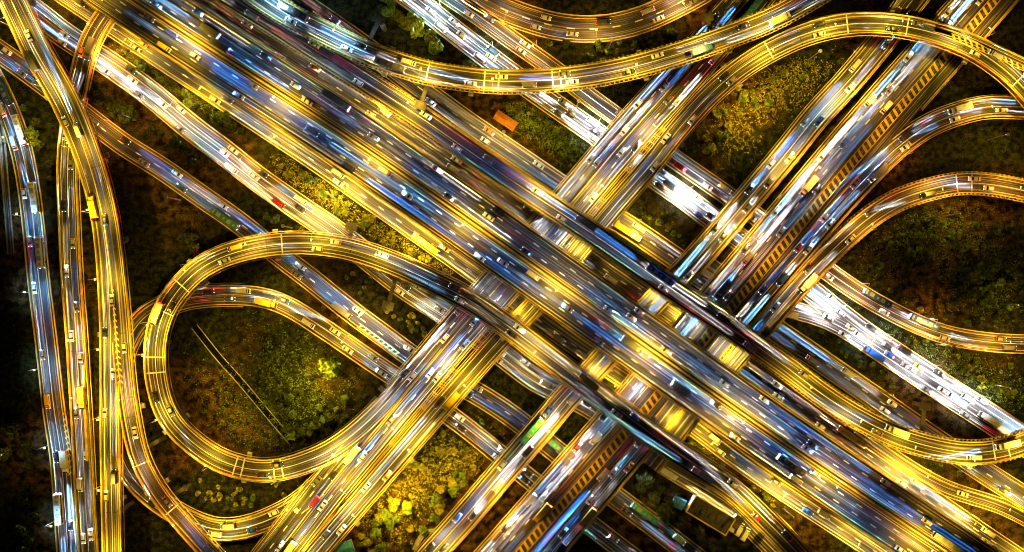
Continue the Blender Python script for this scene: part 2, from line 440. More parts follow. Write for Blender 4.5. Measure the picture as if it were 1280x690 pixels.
road('S3', 'viaduct', 'broad viaduct with a yellow hatched median crossing under the main road right of centre',
     [(1311, -95), (1230, 0), (1079, 172), (951, 325), (894, 392), (778, 530), (641, 686), (566, 772)], 60 * px, 7, 4, div=[-5.8, -2.7], cat='viaduct', edge=(None, 'yellow'), noL=[((1130, 120), (600, 730))])
road('R3', 'ramp', 'curved slip ramp that leaves the hatched viaduct for the middle right',
     [(1380, 150), (1320, 137), (1280, 134), (1235, 133), (1197, 142), (1160, 157), (1122, 184), (1085, 220), (1045, 263), (1000, 315), (975, 344), (920, 409), (860, 484), (805, 553), (757, 610), (690, 690), (620, 775)], 23 * px, 7.1, 2, cat='ramp', noR=[((1120, 186), (625, 770))])
road('L4', 'loop_ramp', 'loop ramp circling the dark round garden on the right',
     [(1380, 285), (1320, 250), (1280, 238), (1235, 230), (1197, 229), (1160, 237), (1122, 250), (1085, 273), (1055, 299), (1022, 331), (1000, 355), (945, 419), (885, 490), (836, 552), (812, 583)], 22 * px, 7.2, 2, cat='ramp', studs=True)
# ---- V: the left bundle
road('V0', 'ramp', 'curved ramp between the leftmost road and the tall yellow flyover',
     [(165, -20, 5.5), (140, 8, 5.5), (117, 42, 5.5), (107, 67, 5.5), (100, 95, 5.5), (94, 125, 5.5), (88, 160, 5.5), (85, 190, 5.5), (84, 222, 5.5), (86, 272, 5), (88, 322, 4.6), (91, 370, 4), (95, 419, 3.2), (98, 470, 2.4), (101, 516, 1.6), (104, 570, .8), (107, 630, .4), (111, 690, .3), (115, 780, .3)], 22 * px, 5, 2, cat='ramp')
road('V1', 'flyover', 'tall yellow-lit flyover curving down the left side',
     [(-60, -120), (-22, -60), (0, -20), (18, 15), (44, 70), (76, 125), (97, 172), (115, 222), (127, 272), (133, 322), (136, 370), (138, 419), (138, 516), (139, 600), (141, 690), (143, 780)], 21 * px, 12, 2, noL=[((-22, -60), (138, 480))])
road('V1b', 'ramp', 'ramp forking right off the tall left flyover towards the bottom edge',
     [(1, -42), (24, 5), (52, 62), (84, 117), (106, 168), (124, 222), (136, 272), (143, 322), (148, 370), (152, 419), (156, 470), (162, 516), (174, 571), (198, 616), (226, 650), (262, 690), (330, 760)], 20 * px, 12.06, 1, cat='ramp', noR=[((1, -42), (150, 430))], noL=[])
# ---- level 14: the main road, its flanking flyover and the inner loop
road('M', 'viaduct', 'main viaduct, widest road of the photo, running from top left to bottom right',
     [(20, -100), (170, 0), (257, 57), (431, 169), (572, 266), (721, 371), (898, 496), (1028, 586), (1182, 689), (1345, 796)], 69 * px, 14, 6, div=[-7.2, -3.8, 3.8, 7.2], cat='viaduct', par=1.0, asp='asphalt_dark')
road('U2', 'flyover', 'narrow flyover flanking the main viaduct on its upper side and curving away at the right',
     [(190, -70), (290, -3), (345, 31), (385, 57), (450, 98), (520, 143), (565, 174), (640, 226), (695, 262), (727, 283), (780, 319), (835, 358), (902, 402), (952, 437), (990, 464), (1025, 491), (1070, 520), (1120, 545), (1170, 560), (1215, 566), (1260, 560), (1310, 540), (1370, 505)], 24 * px, 14, 2, asp='asphalt_dark', studs=True)
road('L1', 'loop_ramp', 'elevated loop ramp circling the lower left lawn, then following the main viaduct',
     [(1080, 790), (1000, 695), (960, 653), (922, 616), (900, 600), (865, 578), (827, 552), (780, 517), (740, 487), (702, 458), (665, 430), (640, 411), (607, 388), (570, 366), (532, 348), (495, 331), (457, 317), (420, 308), (370, 304), (320, 309), (275, 322), (247, 338), (222, 363), (205, 389), (196, 419), (194, 455), (200, 494, 13), (212, 523, 12.2), (237, 550, 11.3), (275, 576, 10.2), (320, 588, 9.2), (352, 586, 8.5), (390, 574, 7.9), (420, 559, 7.5), (450, 536, 7.3), (475, 512, 7.2), (500, 484, 7.15), (545, 430, 7.15)], 24 * px, 14, 2, asp='asphalt_dark', cat='ramp',
     noL=[((478, 506), (545, 430))], noR=[((432, 552), (545, 430))])
road('B', 'flyover', 'long curved flyover sweeping across the top over everything else',
     [(250, -60), (305, -18), (352, 14), (395, 36), (432, 54), (460, 67), (495, 79), (535, 91), (595, 100), (640, 102), (690, 100), (740, 94), (790, 84), (840, 70), (890, 53), (960, 26), (1005, 2), (1060, -32), (1120, -75)], 23 * px, 21, 2, studs=True)

# extra markings and barriers
Mr = ROADS['M']; barrier(Mr, 0, .9, .7, m='parapet')
for o in (-1.3, 1.3, -2.1, 2.1):
    mb = MB(); ribbon(mb, Mr['path'], o - .12, o + .12, .03); Mr['mark'](mb, 'yellow')
S3 = ROADS['S3']; hatch(S3, 1.7, 4.6, 4, S3['path'].L - 4)
barrier(ROADS['S1'], 0, .8, .4)
R1c = ROADS['R1c']; P_ = R1c['path']; hatch(R1c, .2, 1.7, P_.near(1300, 92), P_.near(1185, 41), 2.4, 1.0, -1.2)
V1 = ROADS['V1']; P_ = V1['path']
P_ = ROADS['V1b']['path']; chevrons(ROADS['V1b'], -2.0, .8, 2.2, P_.near(147, 360), P_.near(158, 490))
V2 = ROADS['V2']; P_ = V2['path']
chevrons(V2, 3.3, .8, 2.2, P_.near(69, 520), P_.near(78, 600))
R1 = ROADS['R1']; P_ = R1['path']
U1 = ROADS['U1']; P_ = U1['path']
D3 = ROADS['D3']; P_ = D3['path']; hatch(D3, -3.4, -1.9, P_.near(452, 400), P_.near(506, 438), 2.2, .8, 1.0)
def bars(key, pts):
    r = ROADS[key]; P = r['path']; h = r['width'] / 2 - .15
    for a, b in pts:
        d = P.near(a, b); mb = MB(); ribbon(mb, P, -h, h, .04, d, d + .5); r['mark'](mb, 'white')
bars('L1', [(195, 450), (197, 466), (290, 580), (302, 584), (352, 586), (338, 588), (205, 389), (225, 360), (354, 304)])
bars('B', [(535, 91), (607, 100), (622, 100), (688, 99), (702, 98), (365, 21)]); bars('R1', [(1062, 30), (1137, 35), (965, 60), (1275, 105)])
bars('L4', [(1199, 229), (1213, 229)]); bars('V1b', [(176, 575), (213, 637)]); bars('U2', [(1246, 563), (1256, 561)])

for r_ in ROADS.values(): r_['finish']()
def covered(q, key, marg=0.0, up=1.5):
    """is this point under another, higher road?"""
    for k_, r_ in ROADS.items():
        if k_ == key: continue
        P = r_['path']; bb = r_.setdefault('bb', (min(p.x for p in P.p), max(p.x for p in P.p), min(p.y for p in P.p), max(p.y for p in P.p)))
        hw = r_['width'] / 2 + .4
        if not (bb[0] - hw < q.x < bb[1] + hw and bb[2] - hw < q.y < bb[3] + hw): continue
        for i in range(0, len(P.p), 2):
            p = P.p[i]
            if p.z > q.z + up and abs(p.x - q.x) < hw + 8 and abs(p.y - q.y) < hw + 8:
                n = Vector((-P.t[i].y, P.t[i].x)); e = Vector((q.x - p.x, q.y - p.y))
                if abs(e.dot(n)) < hw + marg and abs(e.x * n.y - e.y * n.x) < 4: return True
    return False

FILL_MASTS = [(505, 622, 8.40, 'in the lit grove at the bottom'), (575, 585, 3.60, 'above the bottom grove, by the narrow viaduct'), (420, 250, 6.00, 'in the lit strip left of the main viaduct'), (520, 318, 6.00, 'in the lit strip, nearer the crossing'),
         (350, 178, 1.65, 'in the strip left of the main viaduct, upper part'), (400, 470, 7.2, 'on the lawn inside the loop, right part'), (290, 455, 1.8, 'on the lawn inside the loop, upper part'), (300, 535, 2.2, 'on the lawn inside the loop, lower part'), (270, 615, 1.65, 'between the two lower loops'),
         (630, 172, 2.20, 'on the lawn left of the jammed road'), (660, 150, 1.10, 'beside the jammed road at the top'), (520, 45, 1.10, 'in the tree row below the top edge'), (930, 140, 4.80, 'on the mound left of the narrow viaduct'), (905, 580, 4.80, 'in the yellow verge below the main viaduct'), (980, 636, 4.80, 'at the lower end of the yellow verge'),
         (1240, 480, 2.20, 'on the slope below the round garden'), (1170, 430, 1.10, 'at the top of the slope below the round garden'), (1180, 270, 1.38, 'in the round garden, upper part'), (1250, 380, 1.10, 'in the round garden, lower part'), (55, 180, 1.65, 'between the leftmost roads'), (225, 250, 0.66, 'in the dark field above the loop'),
         (180, 75, 1.10, 'in the strip beside the upper left viaduct'), (170, 150, 0.83, 'in the dark belt between the left roads'), (250, 130, 1.10, 'in the strip beside the main viaduct, further down'), (1010, 75, 1.65, 'on the plot under the yellow arch'), (760, 62, 1.10, 'inside the top curve'), (720, 135, 1.38, 'between the two jammed roads'),
         (500, 400, 1.38, 'in the wedge inside the loop bend'), (1100, 488, 1.10, 'on the verge left of the jammed road'), (820, 280, 0.88, 'on the dark plot between the viaducts'), (1190, 575, 1.65, 'in the wedge at the lower right'), (25, 560, 0.44, 'in the dark wood at the left edge'), (480, 145, 3.60, 'in the hedge between two roads'), (400, 80, 3.60, 'at the upper end of the hedge above the main viaduct'),
         (800, 620, 0.66, 'in the dark grove beside the roofless building'), (365, 285, 0.83, 'in the wedge above the loop bend'), (1235, 175, 1.10, 'on the dark plot right of the hatched viaduct')]

# ------------------------------------------------------------------ street lamps
sod = bpy.data.lights.new('sodium_light', 'SPOT'); sod.color = (1, .60, .035); sod.energy = LAMP_W
sod.spot_size = R(142); sod.spot_blend = .55; sod.shadow_soft_size = .25
wht = sod.copy(); wht.name = 'cool_light'; wht.color = (.85, .90, 1.0); wht.spot_size = R(112)
ORANGE = {'D3', 'V0', 'V2', 'T1', 'S3', 'R3', 'L4', 'G0', 'V1b', 'D2', 'G4'}
def lamp_proto():
    root = empty('street_lamp', (0, 0, 0))
    mb = MB(); mb.cyl((0, 0, 0), .14, 9.0, n=8, r2=.08); mb.box(-.25, .25, -.25, .25, 0, .18); mb.build('pole', MT['steel'], root)
    mb = MB(); q = Matrix.Translation((0, 0, 8.95)) @ Matrix.Rotation(R(-5), 4, 'Y'); mb.box(0, 2.3, -.06, .06, 0, .11, 0, q); mb.build('arm', MT['steel'], root)
    mb = MB(); mb.box(2.2, 3.15, -.2, .2, 9.12, 9.27); hd = mb.build('lamp_head', MT['steel'], root)
    mb = MB(); mb.box(2.25, 3.1, -.26, .26, 9.03, 9.117); mb.build('lens', MT['lamp_lens'], hd)
    l = bpy.data.objects.new('sodium_light', sod); l.location = (2.7, 0, 8.9); col.objects.link(l); l.parent = root
    return root
def copy_tree(o, parent=None):
    c = o.copy(); col.objects.link(c); c.parent = parent
    for ch in o.children: copy_tree(ch, c)
    return c
LP = lamp_proto(); lamp_n = [0]; LAMPS = []
def ordinal(n):
    return str(n) + ('th' if 10 <= n % 100 <= 20 else {1: 'st', 2: 'nd', 3: 'rd'}.get(n % 10, 'th'))
def lamp(key, d, side, power=1.0, cool=False):
    r = ROADS[key]; path = r['path']; p, t = path.at(d)
    q = path.off(d, side * (r['width'] / 2 + .18), (1.0 if r['high'] else .45) if side else .9)
    n = Vector((-t.y, t.x, 0)) * -(side if side else 1)
    if covered(q, key, 2.5): return
    o = LP if lamp_n[0] == 0 else copy_tree(LP)
    lamp_n[0] += 1
    o.location = q; o.rotation_euler = (0, 0, math.atan2(n.y, n.x))
    for ch in o.children:
        if ch.type == 'LIGHT':
            pw = round(power, 1); org = key in ORANGE and not cool; nm = f"{'cool' if cool else 'orange' if org else 'sodium'}_light_{pw}"
            d_ = bpy.data.lights.get(nm)
            if d_ is None:
                d_ = (wht if cool else sod).copy(); d_.name = nm; d_.energy = LAMP_W * pw
                if org: d_.color = (1, .46, .045)
                if key in ('B', 'V2') and cool: d_.color = (.35, .70, 1.0)
            ch.data = d_
    LAMPS.append((o, key, q.copy(), side))
def lamps(key, a=None, b=None, gap=32, side=1, power=1.0, alt=False, cool=False):
    path = ROADS[key]['path']
    s0 = 0 if a is None else path.near(*a); s1 = path.L if b is None else path.near(*b)
    s0, s1 = sorted((s0, s1)); d = s0 + gap * .3; k = 0
    while d < s1:
        p = path.at(d)[0]; s = H / (H - p.z)
        if abs(p.x * s) < 225 and abs(p.y * s) < 130:
            lamp(key, d, side if not (alt and k % 2) else -side, power, cool)
        d += gap; k += 1
lamps('M', gap=42, side=0, power=1.35)
lamps('U1', gap=30, side=1, power=1.6)
lamps('U2', (565, 174), (290, 0), 34, 1, 1.2); lamps('U2', (990, 464), (1310, 540), 22, -1, 1.0); lamps('U2', (640, 226), (700, 262), 40, 1, .8)
lamps('L1', (495, 331), (196, 419), 24, -1, 1.0); lamps('L1', (196, 419), (450, 536), 24, -1, .9); lamps('L1', (900, 600), (960, 653), 26, 1, 1.2); lamps('L1', (640, 411), (690, 450), 30, 1, 1)
lamps('B', (500, 80), (1005, 2), 26, -1, 1.1); lamps('B', (320, -10), (440, 58), 26, 1, 1.0, cool=True); lamps('V2', gap=30, side=-1, power=.4, cool=True)  # cool lamps added to turn these stretches blue
lamps('S1', gap=30, side=1, power=1.2); 
lamps('R1', (1335, 180), (900, 109), 25, 1, 1.1); lamps('R1', (600, 455), (404, 680), 32, 1, 1.1)
lamps('S2', (1142, 0), (865, 330), 34, 1, .9); lamps('S2', (700, 505), (545, 690), 30, 1, 1.1)
lamps('S3', gap=36, side=-1, power=.9); lamps('S3', (1230, 0), (1140, 105), 40, 1, .9)
lamps('L4', (1380, 285), (1000, 355), 30, 1, .8); lamps('R3', (1380, 150), (1100, 200), 36, 1, .6)
lamps('V1', gap=26, side=-1, power=1.0); lamps('V1b', (156, 470), (262, 690), 26, 1, .9)
lamps('V0', (135, 15), (95, 130), 26, 1, .9); lamps('V0', (93, 400), (101, 516), 22, 1, 1.1)
lamps('L2', (450, 551), (200, 625), 28, -1, 1.0); lamps('L2', (320, 370), (470, 455), 30, 1, .9)
lamps('G2', gap=36, side=-1, power=1.0); lamps('G0', (1047, 348), (1290, 430), 30, 1, .8); lamps('G0', (640, 50), (772, 147), 30, 1, .7)
lamps('G1', (660, 105), (747, 169), 14, 1, 1.6, cool=True); lamps('G1', (1012, 361), (1290, 550), 22, -1, .8, cool=True); lamps('G1', (1030, 375), (1290, 550), 22, 1, .8, cool=True); lamps('G1', (805, 212), (895, 278), 15, 1, 1.6, cool=True); lamps('G1', (520, 2), (640, 90), 26, 1, 1.0, cool=True); lamps('G2b', (955, 377), (1050, 408), 24, -1, .5, cool=True); lamps('G2', (775, 275), (850, 325), 24, 1, .6)  # cool lamps added to whiten the jammed roads
lamps('D1', gap=34, side=-1, power=1.0); lamps('D2', (100, 60), (600, 425), 34, 1, .8); lamps('D2', (600, 425), (837, 581), 36, 1, .8)
lamps('D3', (340, 310), (510, 442), 34, 1, .8); lamps('D3', (105, 143), (200, 209), 34, 1, .5); lamps('G4', gap=34, power=.8); lamps('T1', gap=34, side=-1, power=.9)

def mast(px_, py_, label, power=6.0, h=16):  # added fill light for ground and plants; the mast is made up
    q = W(px_, py_)
    if covered(q, None, 2.0, .5): return
    root = empty('fill_light_mast', q); tag(root, label, 'street lamp', 'added fill lights standing on the open ground')
    mb = MB(); mb.cyl((0, 0, -.2), .28, h + .2, n=10, r2=.14); mb.build('pole', MT['steel'], root)
    mb = MB(); mb.cyl((0, 0, h), .7, .18, n=12); hd = mb.build('fill_ring', MT['steel'], root)
    for k in range(4):
        a = k * math.pi / 2; mb = MB(); mb.box(.15, .6, -.18, .18, h - .25, h - .004, 0, Matrix.Rotation(a, 4, 'Z')); mb.build('fill_lens', MT['lamp_lens'], root)
    d_ = sod.copy(); d_.energy = LAMP_W * power; d_.spot_size = R(165); d_.spot_blend = .7
    l = bpy.data.objects.new('sodium_light', d_); l.location = (0, 0, h - .5); col.objects.link(l); l.parent = root
for a, b, pw_, lb in FILL_MASTS: mast(a, b, 'added tall fill light ' + lb, pw_)

def opening_fill(px_, py_, z, power, cool, label):  # added fill lamp that brightens the gaps between decks
    o = copy_tree(LP); o.location = W(px_, py_, z); o.scale = (.52, .52, .52); o.rotation_euler = (0, 0, random.choice((.9, 4.0)))
    for ch in o.children:
        if ch.type == 'LIGHT':
            ch.data = (wht if cool else sod).copy(); ch.data.energy = LAMP_W * power
    tag(o, label, 'street lamp', 'added fill lamps in the openings of the crossing')
for a, b, z_, pw_, c_, lb in ((679, 291, 7, .12, True, 'upper opening, over the left broad viaduct'), (704, 304, 7, .12, True, 'upper opening, right of the left broad viaduct'), (722, 316, 7, .55, False, 'upper opening, over the arched flyover'), (816, 374, 7, .55, False, 'upper opening, over the narrow middle viaduct'),
        (846, 396, .1, .5, False, 'upper opening, between narrow and hatched viaducts'), (872, 405, 7, .12, True, 'upper opening, over the hatched viaduct'), (915, 440, 7, .6, False, 'upper opening, over the right loop ramp'), (596, 357, 7, .12, True, 'lower opening, over the left broad viaduct'), (622, 372, 7, .12, True, 'lower opening, middle of the left broad viaduct'),
        (652, 388, 7, .6, False, 'lower opening, over the arched flyover'), (748, 459, 7, .6, False, 'lower opening, over the narrow middle viaduct'), (770, 478, .1, .5, False, 'lower opening, between narrow and hatched viaducts'), (795, 497, 7, .12, True, 'lower opening, over the hatched viaduct'), (838, 528, 7, .6, False, 'lower opening, over the right loop ramp')):
    opening_fill(a, b, z_, pw_, c_, 'added fill lamp in the ' + lb)

# ------------------------------------------------------------------ headlamp and tail lamp beams
def beam_light(name, color, energy, h, reach, wide=.20, spread=.006, pair=.62):
    """dipped beam: shaped into long twin streaks that imitate light trails, lit evenly to its reach"""
    l = bpy.data.lights.new(name, 'SPOT'); l.color = color; l.energy = energy; l.spot_size = R(22); l.spot_blend = .3; l.shadow_soft_size = .05
    l.use_nodes = True; t = l.node_tree; e = t.nodes['Emission']; L = t.links.new
    tc = t.nodes.new('ShaderNodeTexCoord'); sp = t.nodes.new('ShaderNodeSeparateXYZ'); L(tc.outputs['Normal'], sp.inputs[0])
    def M_(op, a, b=None, c=None):
        n = t.nodes.new('ShaderNodeMath'); n.operation = op
        for i, x in enumerate((a, b, c)):
            if x is None: continue
            if isinstance(x, (int, float)): n.inputs[i].default_value = x
            else: L(x, n.inputs[i])
        return n.outputs[0]
    az = M_('MAXIMUM', M_('ABSOLUTE', sp.outputs[2]), .01)
    te = M_('MAXIMUM', M_('DIVIDE', M_('ABSOLUTE', sp.outputs[1]), az), h / (reach * 2.6))
    d = M_('DIVIDE', h, te)
    lat = M_('MULTIPLY', M_('DIVIDE', sp.outputs[0], az), d)
    lat = M_('SUBTRACT', M_('ABSOLUTE', lat), pair)
    q = M_('DIVIDE', lat, M_('MULTIPLY_ADD', d, spread, wide))
    gs = M_('EXPONENT', M_('MULTIPLY', M_('MULTIPLY', q, q), -1.0))  # keeps each streak narrow, like a light trail
    fall = M_('MULTIPLY', M_('POWER', d, 3.0), M_('EXPONENT', M_('DIVIDE', d, -reach)))
    L(M_('MULTIPLY', M_('MULTIPLY', gs, fall), 1 / h), e.inputs['Strength'])
    return l
BEAMS = {}
def beam(color, mult, h, reach):
    k = (color, round(mult, 1), h, reach)
    if k not in BEAMS:
        c = {'cool': (.22, .55, 1.0), 'blue': (.05, .30, 1.0), 'white': (.92, .88, .85), 'warm': (1, .66, .22), 'red': (1, .04, .06), 'teal': (.1, .9, .75)}[color]
        BEAMS[k] = beam_light(f'{color}_beam', c, HEAD_W * mult, h, reach)
    return BEAMS[k]

# ------------------------------------------------------------------ vehicles
def paint(name, c, rough=.35): return noise_mat('paint_' + name, tuple(x * .85 for x in c), c, 3, rough, .1, .6)
PAINT = {'white': paint('white', (.78, .78, .76)), 'silver': paint('silver', (.45, .46, .48)), 'black': paint('black', (.02, .02, .022)),
         'grey': paint('grey', (.16, .165, .17)), 'red': paint('red', (.45, .02, .02)), 'blue': paint('blue', (.02, .10, .55)),
         'yellow': paint('yellow', (.75, .50, .03)), 'teal': paint('teal', (.04, .45, .36)), 'green': paint('green', (.03, .22, .12)), 'orange': paint('orange', (.75, .22, .02))}
def loft(mb, st, m=0):
    """st: list of (x, half width bottom, half width top, z bottom, z top)"""
    k = len(mb.v); ring = 8
    for x, wb, wt, zb, zt in st:
        mb.v += [(x, -wb * .92, zb), (x, wb * .92, zb), (x, wb, zb + (zt - zb) * .25), (x, wb, zb + (zt - zb) * .6), (x, wt, zt - .06), (x, wt * .86, zt), (x, -wt * .86, zt), (x, -wt, zt - .06), (x, -wb, zb + (zt - zb) * .6), (x, -wb, zb + (zt - zb) * .25)]
    n = 10
    for i in range(len(st) - 1):
        for j in range(n):
            a, b = k + i * n + j, k + i * n + (j + 1) % n
            mb.f.append((a, b, b + n, a + n)[::-1]); mb.uv += [(0, 0)] * 4; mb.mi.append(m)
    mb.f.append(tuple(k + j for j in range(n))); mb.uv += [(0, 0)] * n; mb.mi.append(m)
    e = k + (len(st) - 1) * n; mb.f.append(tuple(e + j for j in reversed(range(n)))); mb.uv += [(0, 0)] * n; mb.mi.append(m)
KIND = {}
def vehicle_meshes(kind):
    """local frame: +x forward, z=0 at the road"""
    b, g_ = MB(), MB(); wheels = []
    if kind in ('sedan', 'hatchback'):
        L_ = 2.3 if kind == 'sedan' else 2.0; wd = .9
        loft(b, [(-L_, .74, .66, .35, .80), (-L_ + .15, .84, .76, .24, .95), (-L_ + .7, .9, .80, .2, 1.0), (.2, .9, .82, .2, .98), (1.1, .9, .80, .2, .93), (L_ - .35, .86, .76, .22, .80), (L_, .72, .62, .34, .66)])
        c0, c1, c2, c3 = (-1.65, -1.05, .45, 1.15) if kind == 'sedan' else (-1.85, -1.5, .35, 1.0)
        loft(b, [(c1, .70, .60, .9, 1.44), ((c1 + c2) / 2, .72, .62, .9, 1.48), (c2, .70, .60, .9, 1.44)])
        g_.hexa([(c0, -.72, .95), (c1 - .01, -.72, .95), (c1 - .01, .72, .95), (c0, .72, .95), (c1 - .11, -.58, 1.40), (c1 - .01, -.58, 1.42), (c1 - .01, .58, 1.42), (c1 - .11, .58, 1.40)])
        g_.hexa([(c2 + .01, -.74, .95), (c3, -.74, .95), (c3, .74, .95), (c2 + .01, .74, .95), (c2 + .01, -.58, 1.42), (c2 + .10, -.58, 1.40), (c2 + .10, .58, 1.40), (c2 + .01, .58, 1.42)])
        for s in (-1, 1): g_.box(c1 + .1, c2 - .1, *sorted((s * .70, s * .735)), 1.0, 1.34)
        hl = (L_ - .12, .58, .64, .10); tl = (-L_ + .02, .60, .76, .07); wx = (-1.35, 1.35) if kind == 'sedan' else (-1.2, 1.2); wr = .32; wy = .80
    elif kind == 'van':
        L_ = 2.7; loft(b, [(-L_, .86, .80, .3, 1.95), (-L_ + .1, .95, .88, .24, 2.05), (1.2, .95, .86, .24, 2.05), (1.75, .95, .80, .24, 1.75), (2.25, .92, .78, .26, 1.15), (L_, .80, .66, .36, .85)])
        g_.hexa([(1.27, -.80, 1.98), (2.3, -.72, 1.18), (2.3, .72, 1.18), (1.27, .80, 1.98), (1.30, -.76, 2.06), (2.34, -.70, 1.23), (2.34, .70, 1.23), (1.30, .76, 2.06)])
        for s in (-1, 1): g_.box(-2.2, 1.1, *sorted((s * .88, s * .965)), 1.3, 1.75)
        hl = (L_ - .10, .62, .78, .12); tl = (-L_ - .01, .78, 1.1, .09); wx = (-1.7, 1.7); wr = .34; wy = .84
    elif kind == 'bus':
        L_ = 6.0; loft(b, [(-L_, 1.16, 1.10, .4, 2.9), (-L_ + .15, 1.25, 1.18, .32, 3.05), (L_ - .3, 1.25, 1.18, .32, 3.05), (L_, 1.18, 1.05, .4, 2.8)])
        b.box(-3.6, -1.8, -.75, .75, 3.053, 3.26, 1); b.box(1.4, 3.0, -.75, .75, 3.053, 3.26, 1)
        b.box(-.5, .3, -.4, .4, 3.053, 3.12, 1); b.box(-5.4, -4.6, -.9, .9, 3.053, 3.10, 1); b.box(4.2, 5.0, -.4, .4, 3.053, 3.12, 1)
        for s in (-1, 1): g_.box(-5.5, 5.4, *sorted((s * 1.20, s * 1.27)), 1.5, 2.45)
        g_.box(L_ - .12, L_ + .03, -1.05, 1.05, 1.3, 2.6)
        hl = (L_ + .0, .9, .75, .14); tl = (-L_ - .01, 1.0, 1.0, .12); wx = (-3.6, 3.7); wr = .48; wy = 1.1
    else:
        L_ = 4.3; loft(b, [(2.3, 1.05, .98, .5, 2.45), (2.5, 1.1, 1.0, .42, 2.55), (3.7, 1.1, .96, .42, 2.5), (L_, 1.04, .8, .45, 1.7)])
        b.box(-4.3, 2.1, -1.2, 1.2, .95, 3.2); b.box(-4.2, 2.4, -.45, .45, .6, .94)
        for k_ in range(7): b.box(-4.0 + k_ * .95, -3.93 + k_ * .95, -1.19, 1.19, 3.2, 3.24)
        g_.hexa([(3.74, -.92, 2.46), (4.26, -.82, 1.74), (4.26, .82, 1.74), (3.74, .92, 2.46), (3.79, -.9, 2.52), (4.32, -.8, 1.78), (4.32, .8, 1.78), (3.79, .9, 2.52)])
        hl = (L_ - .02, .8, .8, .13); tl = (-L_ - .01, .95, .9, .12); wx = (-2.9, 3.3); wr = .48; wy = 1.0
    out = dict(body=b, glass=g_)
    out['head'] = []; out['tail'] = []; out['wheel'] = []
    for s in (-1, 1):
        m = MB(); x, y, z, q = hl; m.box(x - .12, x + .08, s * y - q * 1.2, s * y + q * 1.2, z - q * .7, z + q * .7); out['head'].append(m)
        m = MB(); x, y, z, q = tl; m.box(x - .05, x + .1, s * y - q * 1.3, s * y + q * 1.3, z - q, z + q); out['tail'].append(m)
    for x in wx:
        for s in (-1, 1):
            m = MB(); m.cyl((x, s * wy - .11, wr), wr, .22, 'y', 12); out['wheel'].append(m)
    out['hl'] = hl; out['L'] = L_; out['tl'] = tl
    return out
for k in ('sedan', 'hatchback', 'van', 'bus', 'truck'):
    vm = vehicle_meshes(k)
    KIND[k] = dict(L=vm['L'], hl=vm['hl'], tl=vm['tl'], body={}, mb=vm,
                   glass=vm['glass'].mesh('window', MT['glass']),
                   head=[m.mesh('headlight', MT['head']) for m in vm['head']], tail=[m.mesh('tail_light', MT['tail']) for m in vm['tail']],
                   wheel=[m.mesh('wheel', MT['tyre']) for m in vm['wheel']])
def link(name, me, parent):
    o = bpy.data.objects.new(name, me); col.objects.link(o); o.parent = parent; return o
VEH = []
def near_main(p):
    P = ROADS['M']['path']; return min((q - p).to_2d().length for q in P.p[::3]) < 22
def vehicle(kind, colr, p, t, key, lane, beams=('white', 1.0, 12), tail=0.0):
    kd = KIND[kind]
    if covered(p, key, -.8): return None
    if key in ('S1', 'R1', 'S2', 'S3', 'R3', 'L4') and p.z < 9 and near_main(p): return None
    if colr not in kd['body']: kd['body'][colr] = kd['mb']['body'].mesh('body', [PAINT[colr], MT['steel']])
    o = empty(kind if kind not in ('truck',) else 'truck', p, 0)
    yaw = math.atan2(t.y, t.x); pitch = -math.asin(max(-1, min(1, t.z)))
    o.rotation_euler = (0, pitch, yaw)
    link('body', kd['body'][colr], o); link('window', kd['glass'], o)
    for m in kd['head']: link('headlight', m, o)
    for m in kd['tail']: link('tail_light', m, o)
    for m in kd['wheel']: link('wheel', m, o)
    x, y, z, q = kd['hl']
    if beams:
        l = bpy.data.objects.new('headlamp_beam', beam(beams[0], beams[1], z, beams[2])); col.objects.link(l); l.parent = o
        l.location = (x + .12, 0, z); l.rotation_euler = (R(90), 0, R(-90))
    if tail:
        l = bpy.data.objects.new('tail_lamp_beam', beam('red', tail, .9, 4)); col.objects.link(l); l.parent = o
        l.location = (kd['tl'][0] - .1, 0, .9); l.rotation_euler = (R(90), 0, R(90))
    VEH.append((o, kind, colr, key, lane, p.copy()))
    return o

def cpick(): return random.choices(['white', 'silver', 'black', 'grey', 'red', 'blue', 'yellow', 'orange'], [34, 22, 18, 14, 2.5, 3, 4, 1])[0]
def kpick(): return random.choices(['sedan', 'hatchback', 'van', 'truck', 'bus'], [38, 34, 20, 4, 4])[0]
def traffic(key, off, dirn, gap, lane, a=None, b=None, col_w=(('cool', 3), ('white', 3), ('warm', 1)), mult=1.0, reach=17, tail=.35, jitter=.5, kinds=None):
    path = ROADS[key]['path']
    s0 = 0 if a is None else path.near(*a); s1 = path.L if b is None else path.near(*b)
    s0, s1 = sorted((s0, s1)); d = s0 + random.uniform(3, gap)
    while d < s1 - 3:
        p, t = path.at(d); s = H / (H - p.z)
        kind = random.choice(kinds) if kinds else kpick()
        L_ = KIND[kind]['L']
        if abs(p.x * s) < 212 and abs(p.y * s) < 120:
            q = path.off(d, off); tt = t * dirn
            c = random.choices([x[0] for x in col_w], [x[1] for x in col_w])[0]
            vehicle(kind, cpick() if kind in ('sedan', 'hatchback', 'van') else random.choice(['white', 'silver', 'grey', 'white', 'yellow', 'blue']), q, tt, key, lane, (c, mult * random.choice([.6, 1, 1, 1.5, 2.2]), int(reach * 1.5)), 2.0 if random.random() < tail else 0)
        d += L_ * 2 + max(2.0, 1.4 * gap * random.uniform(1 - jitter, 1 + jitter))

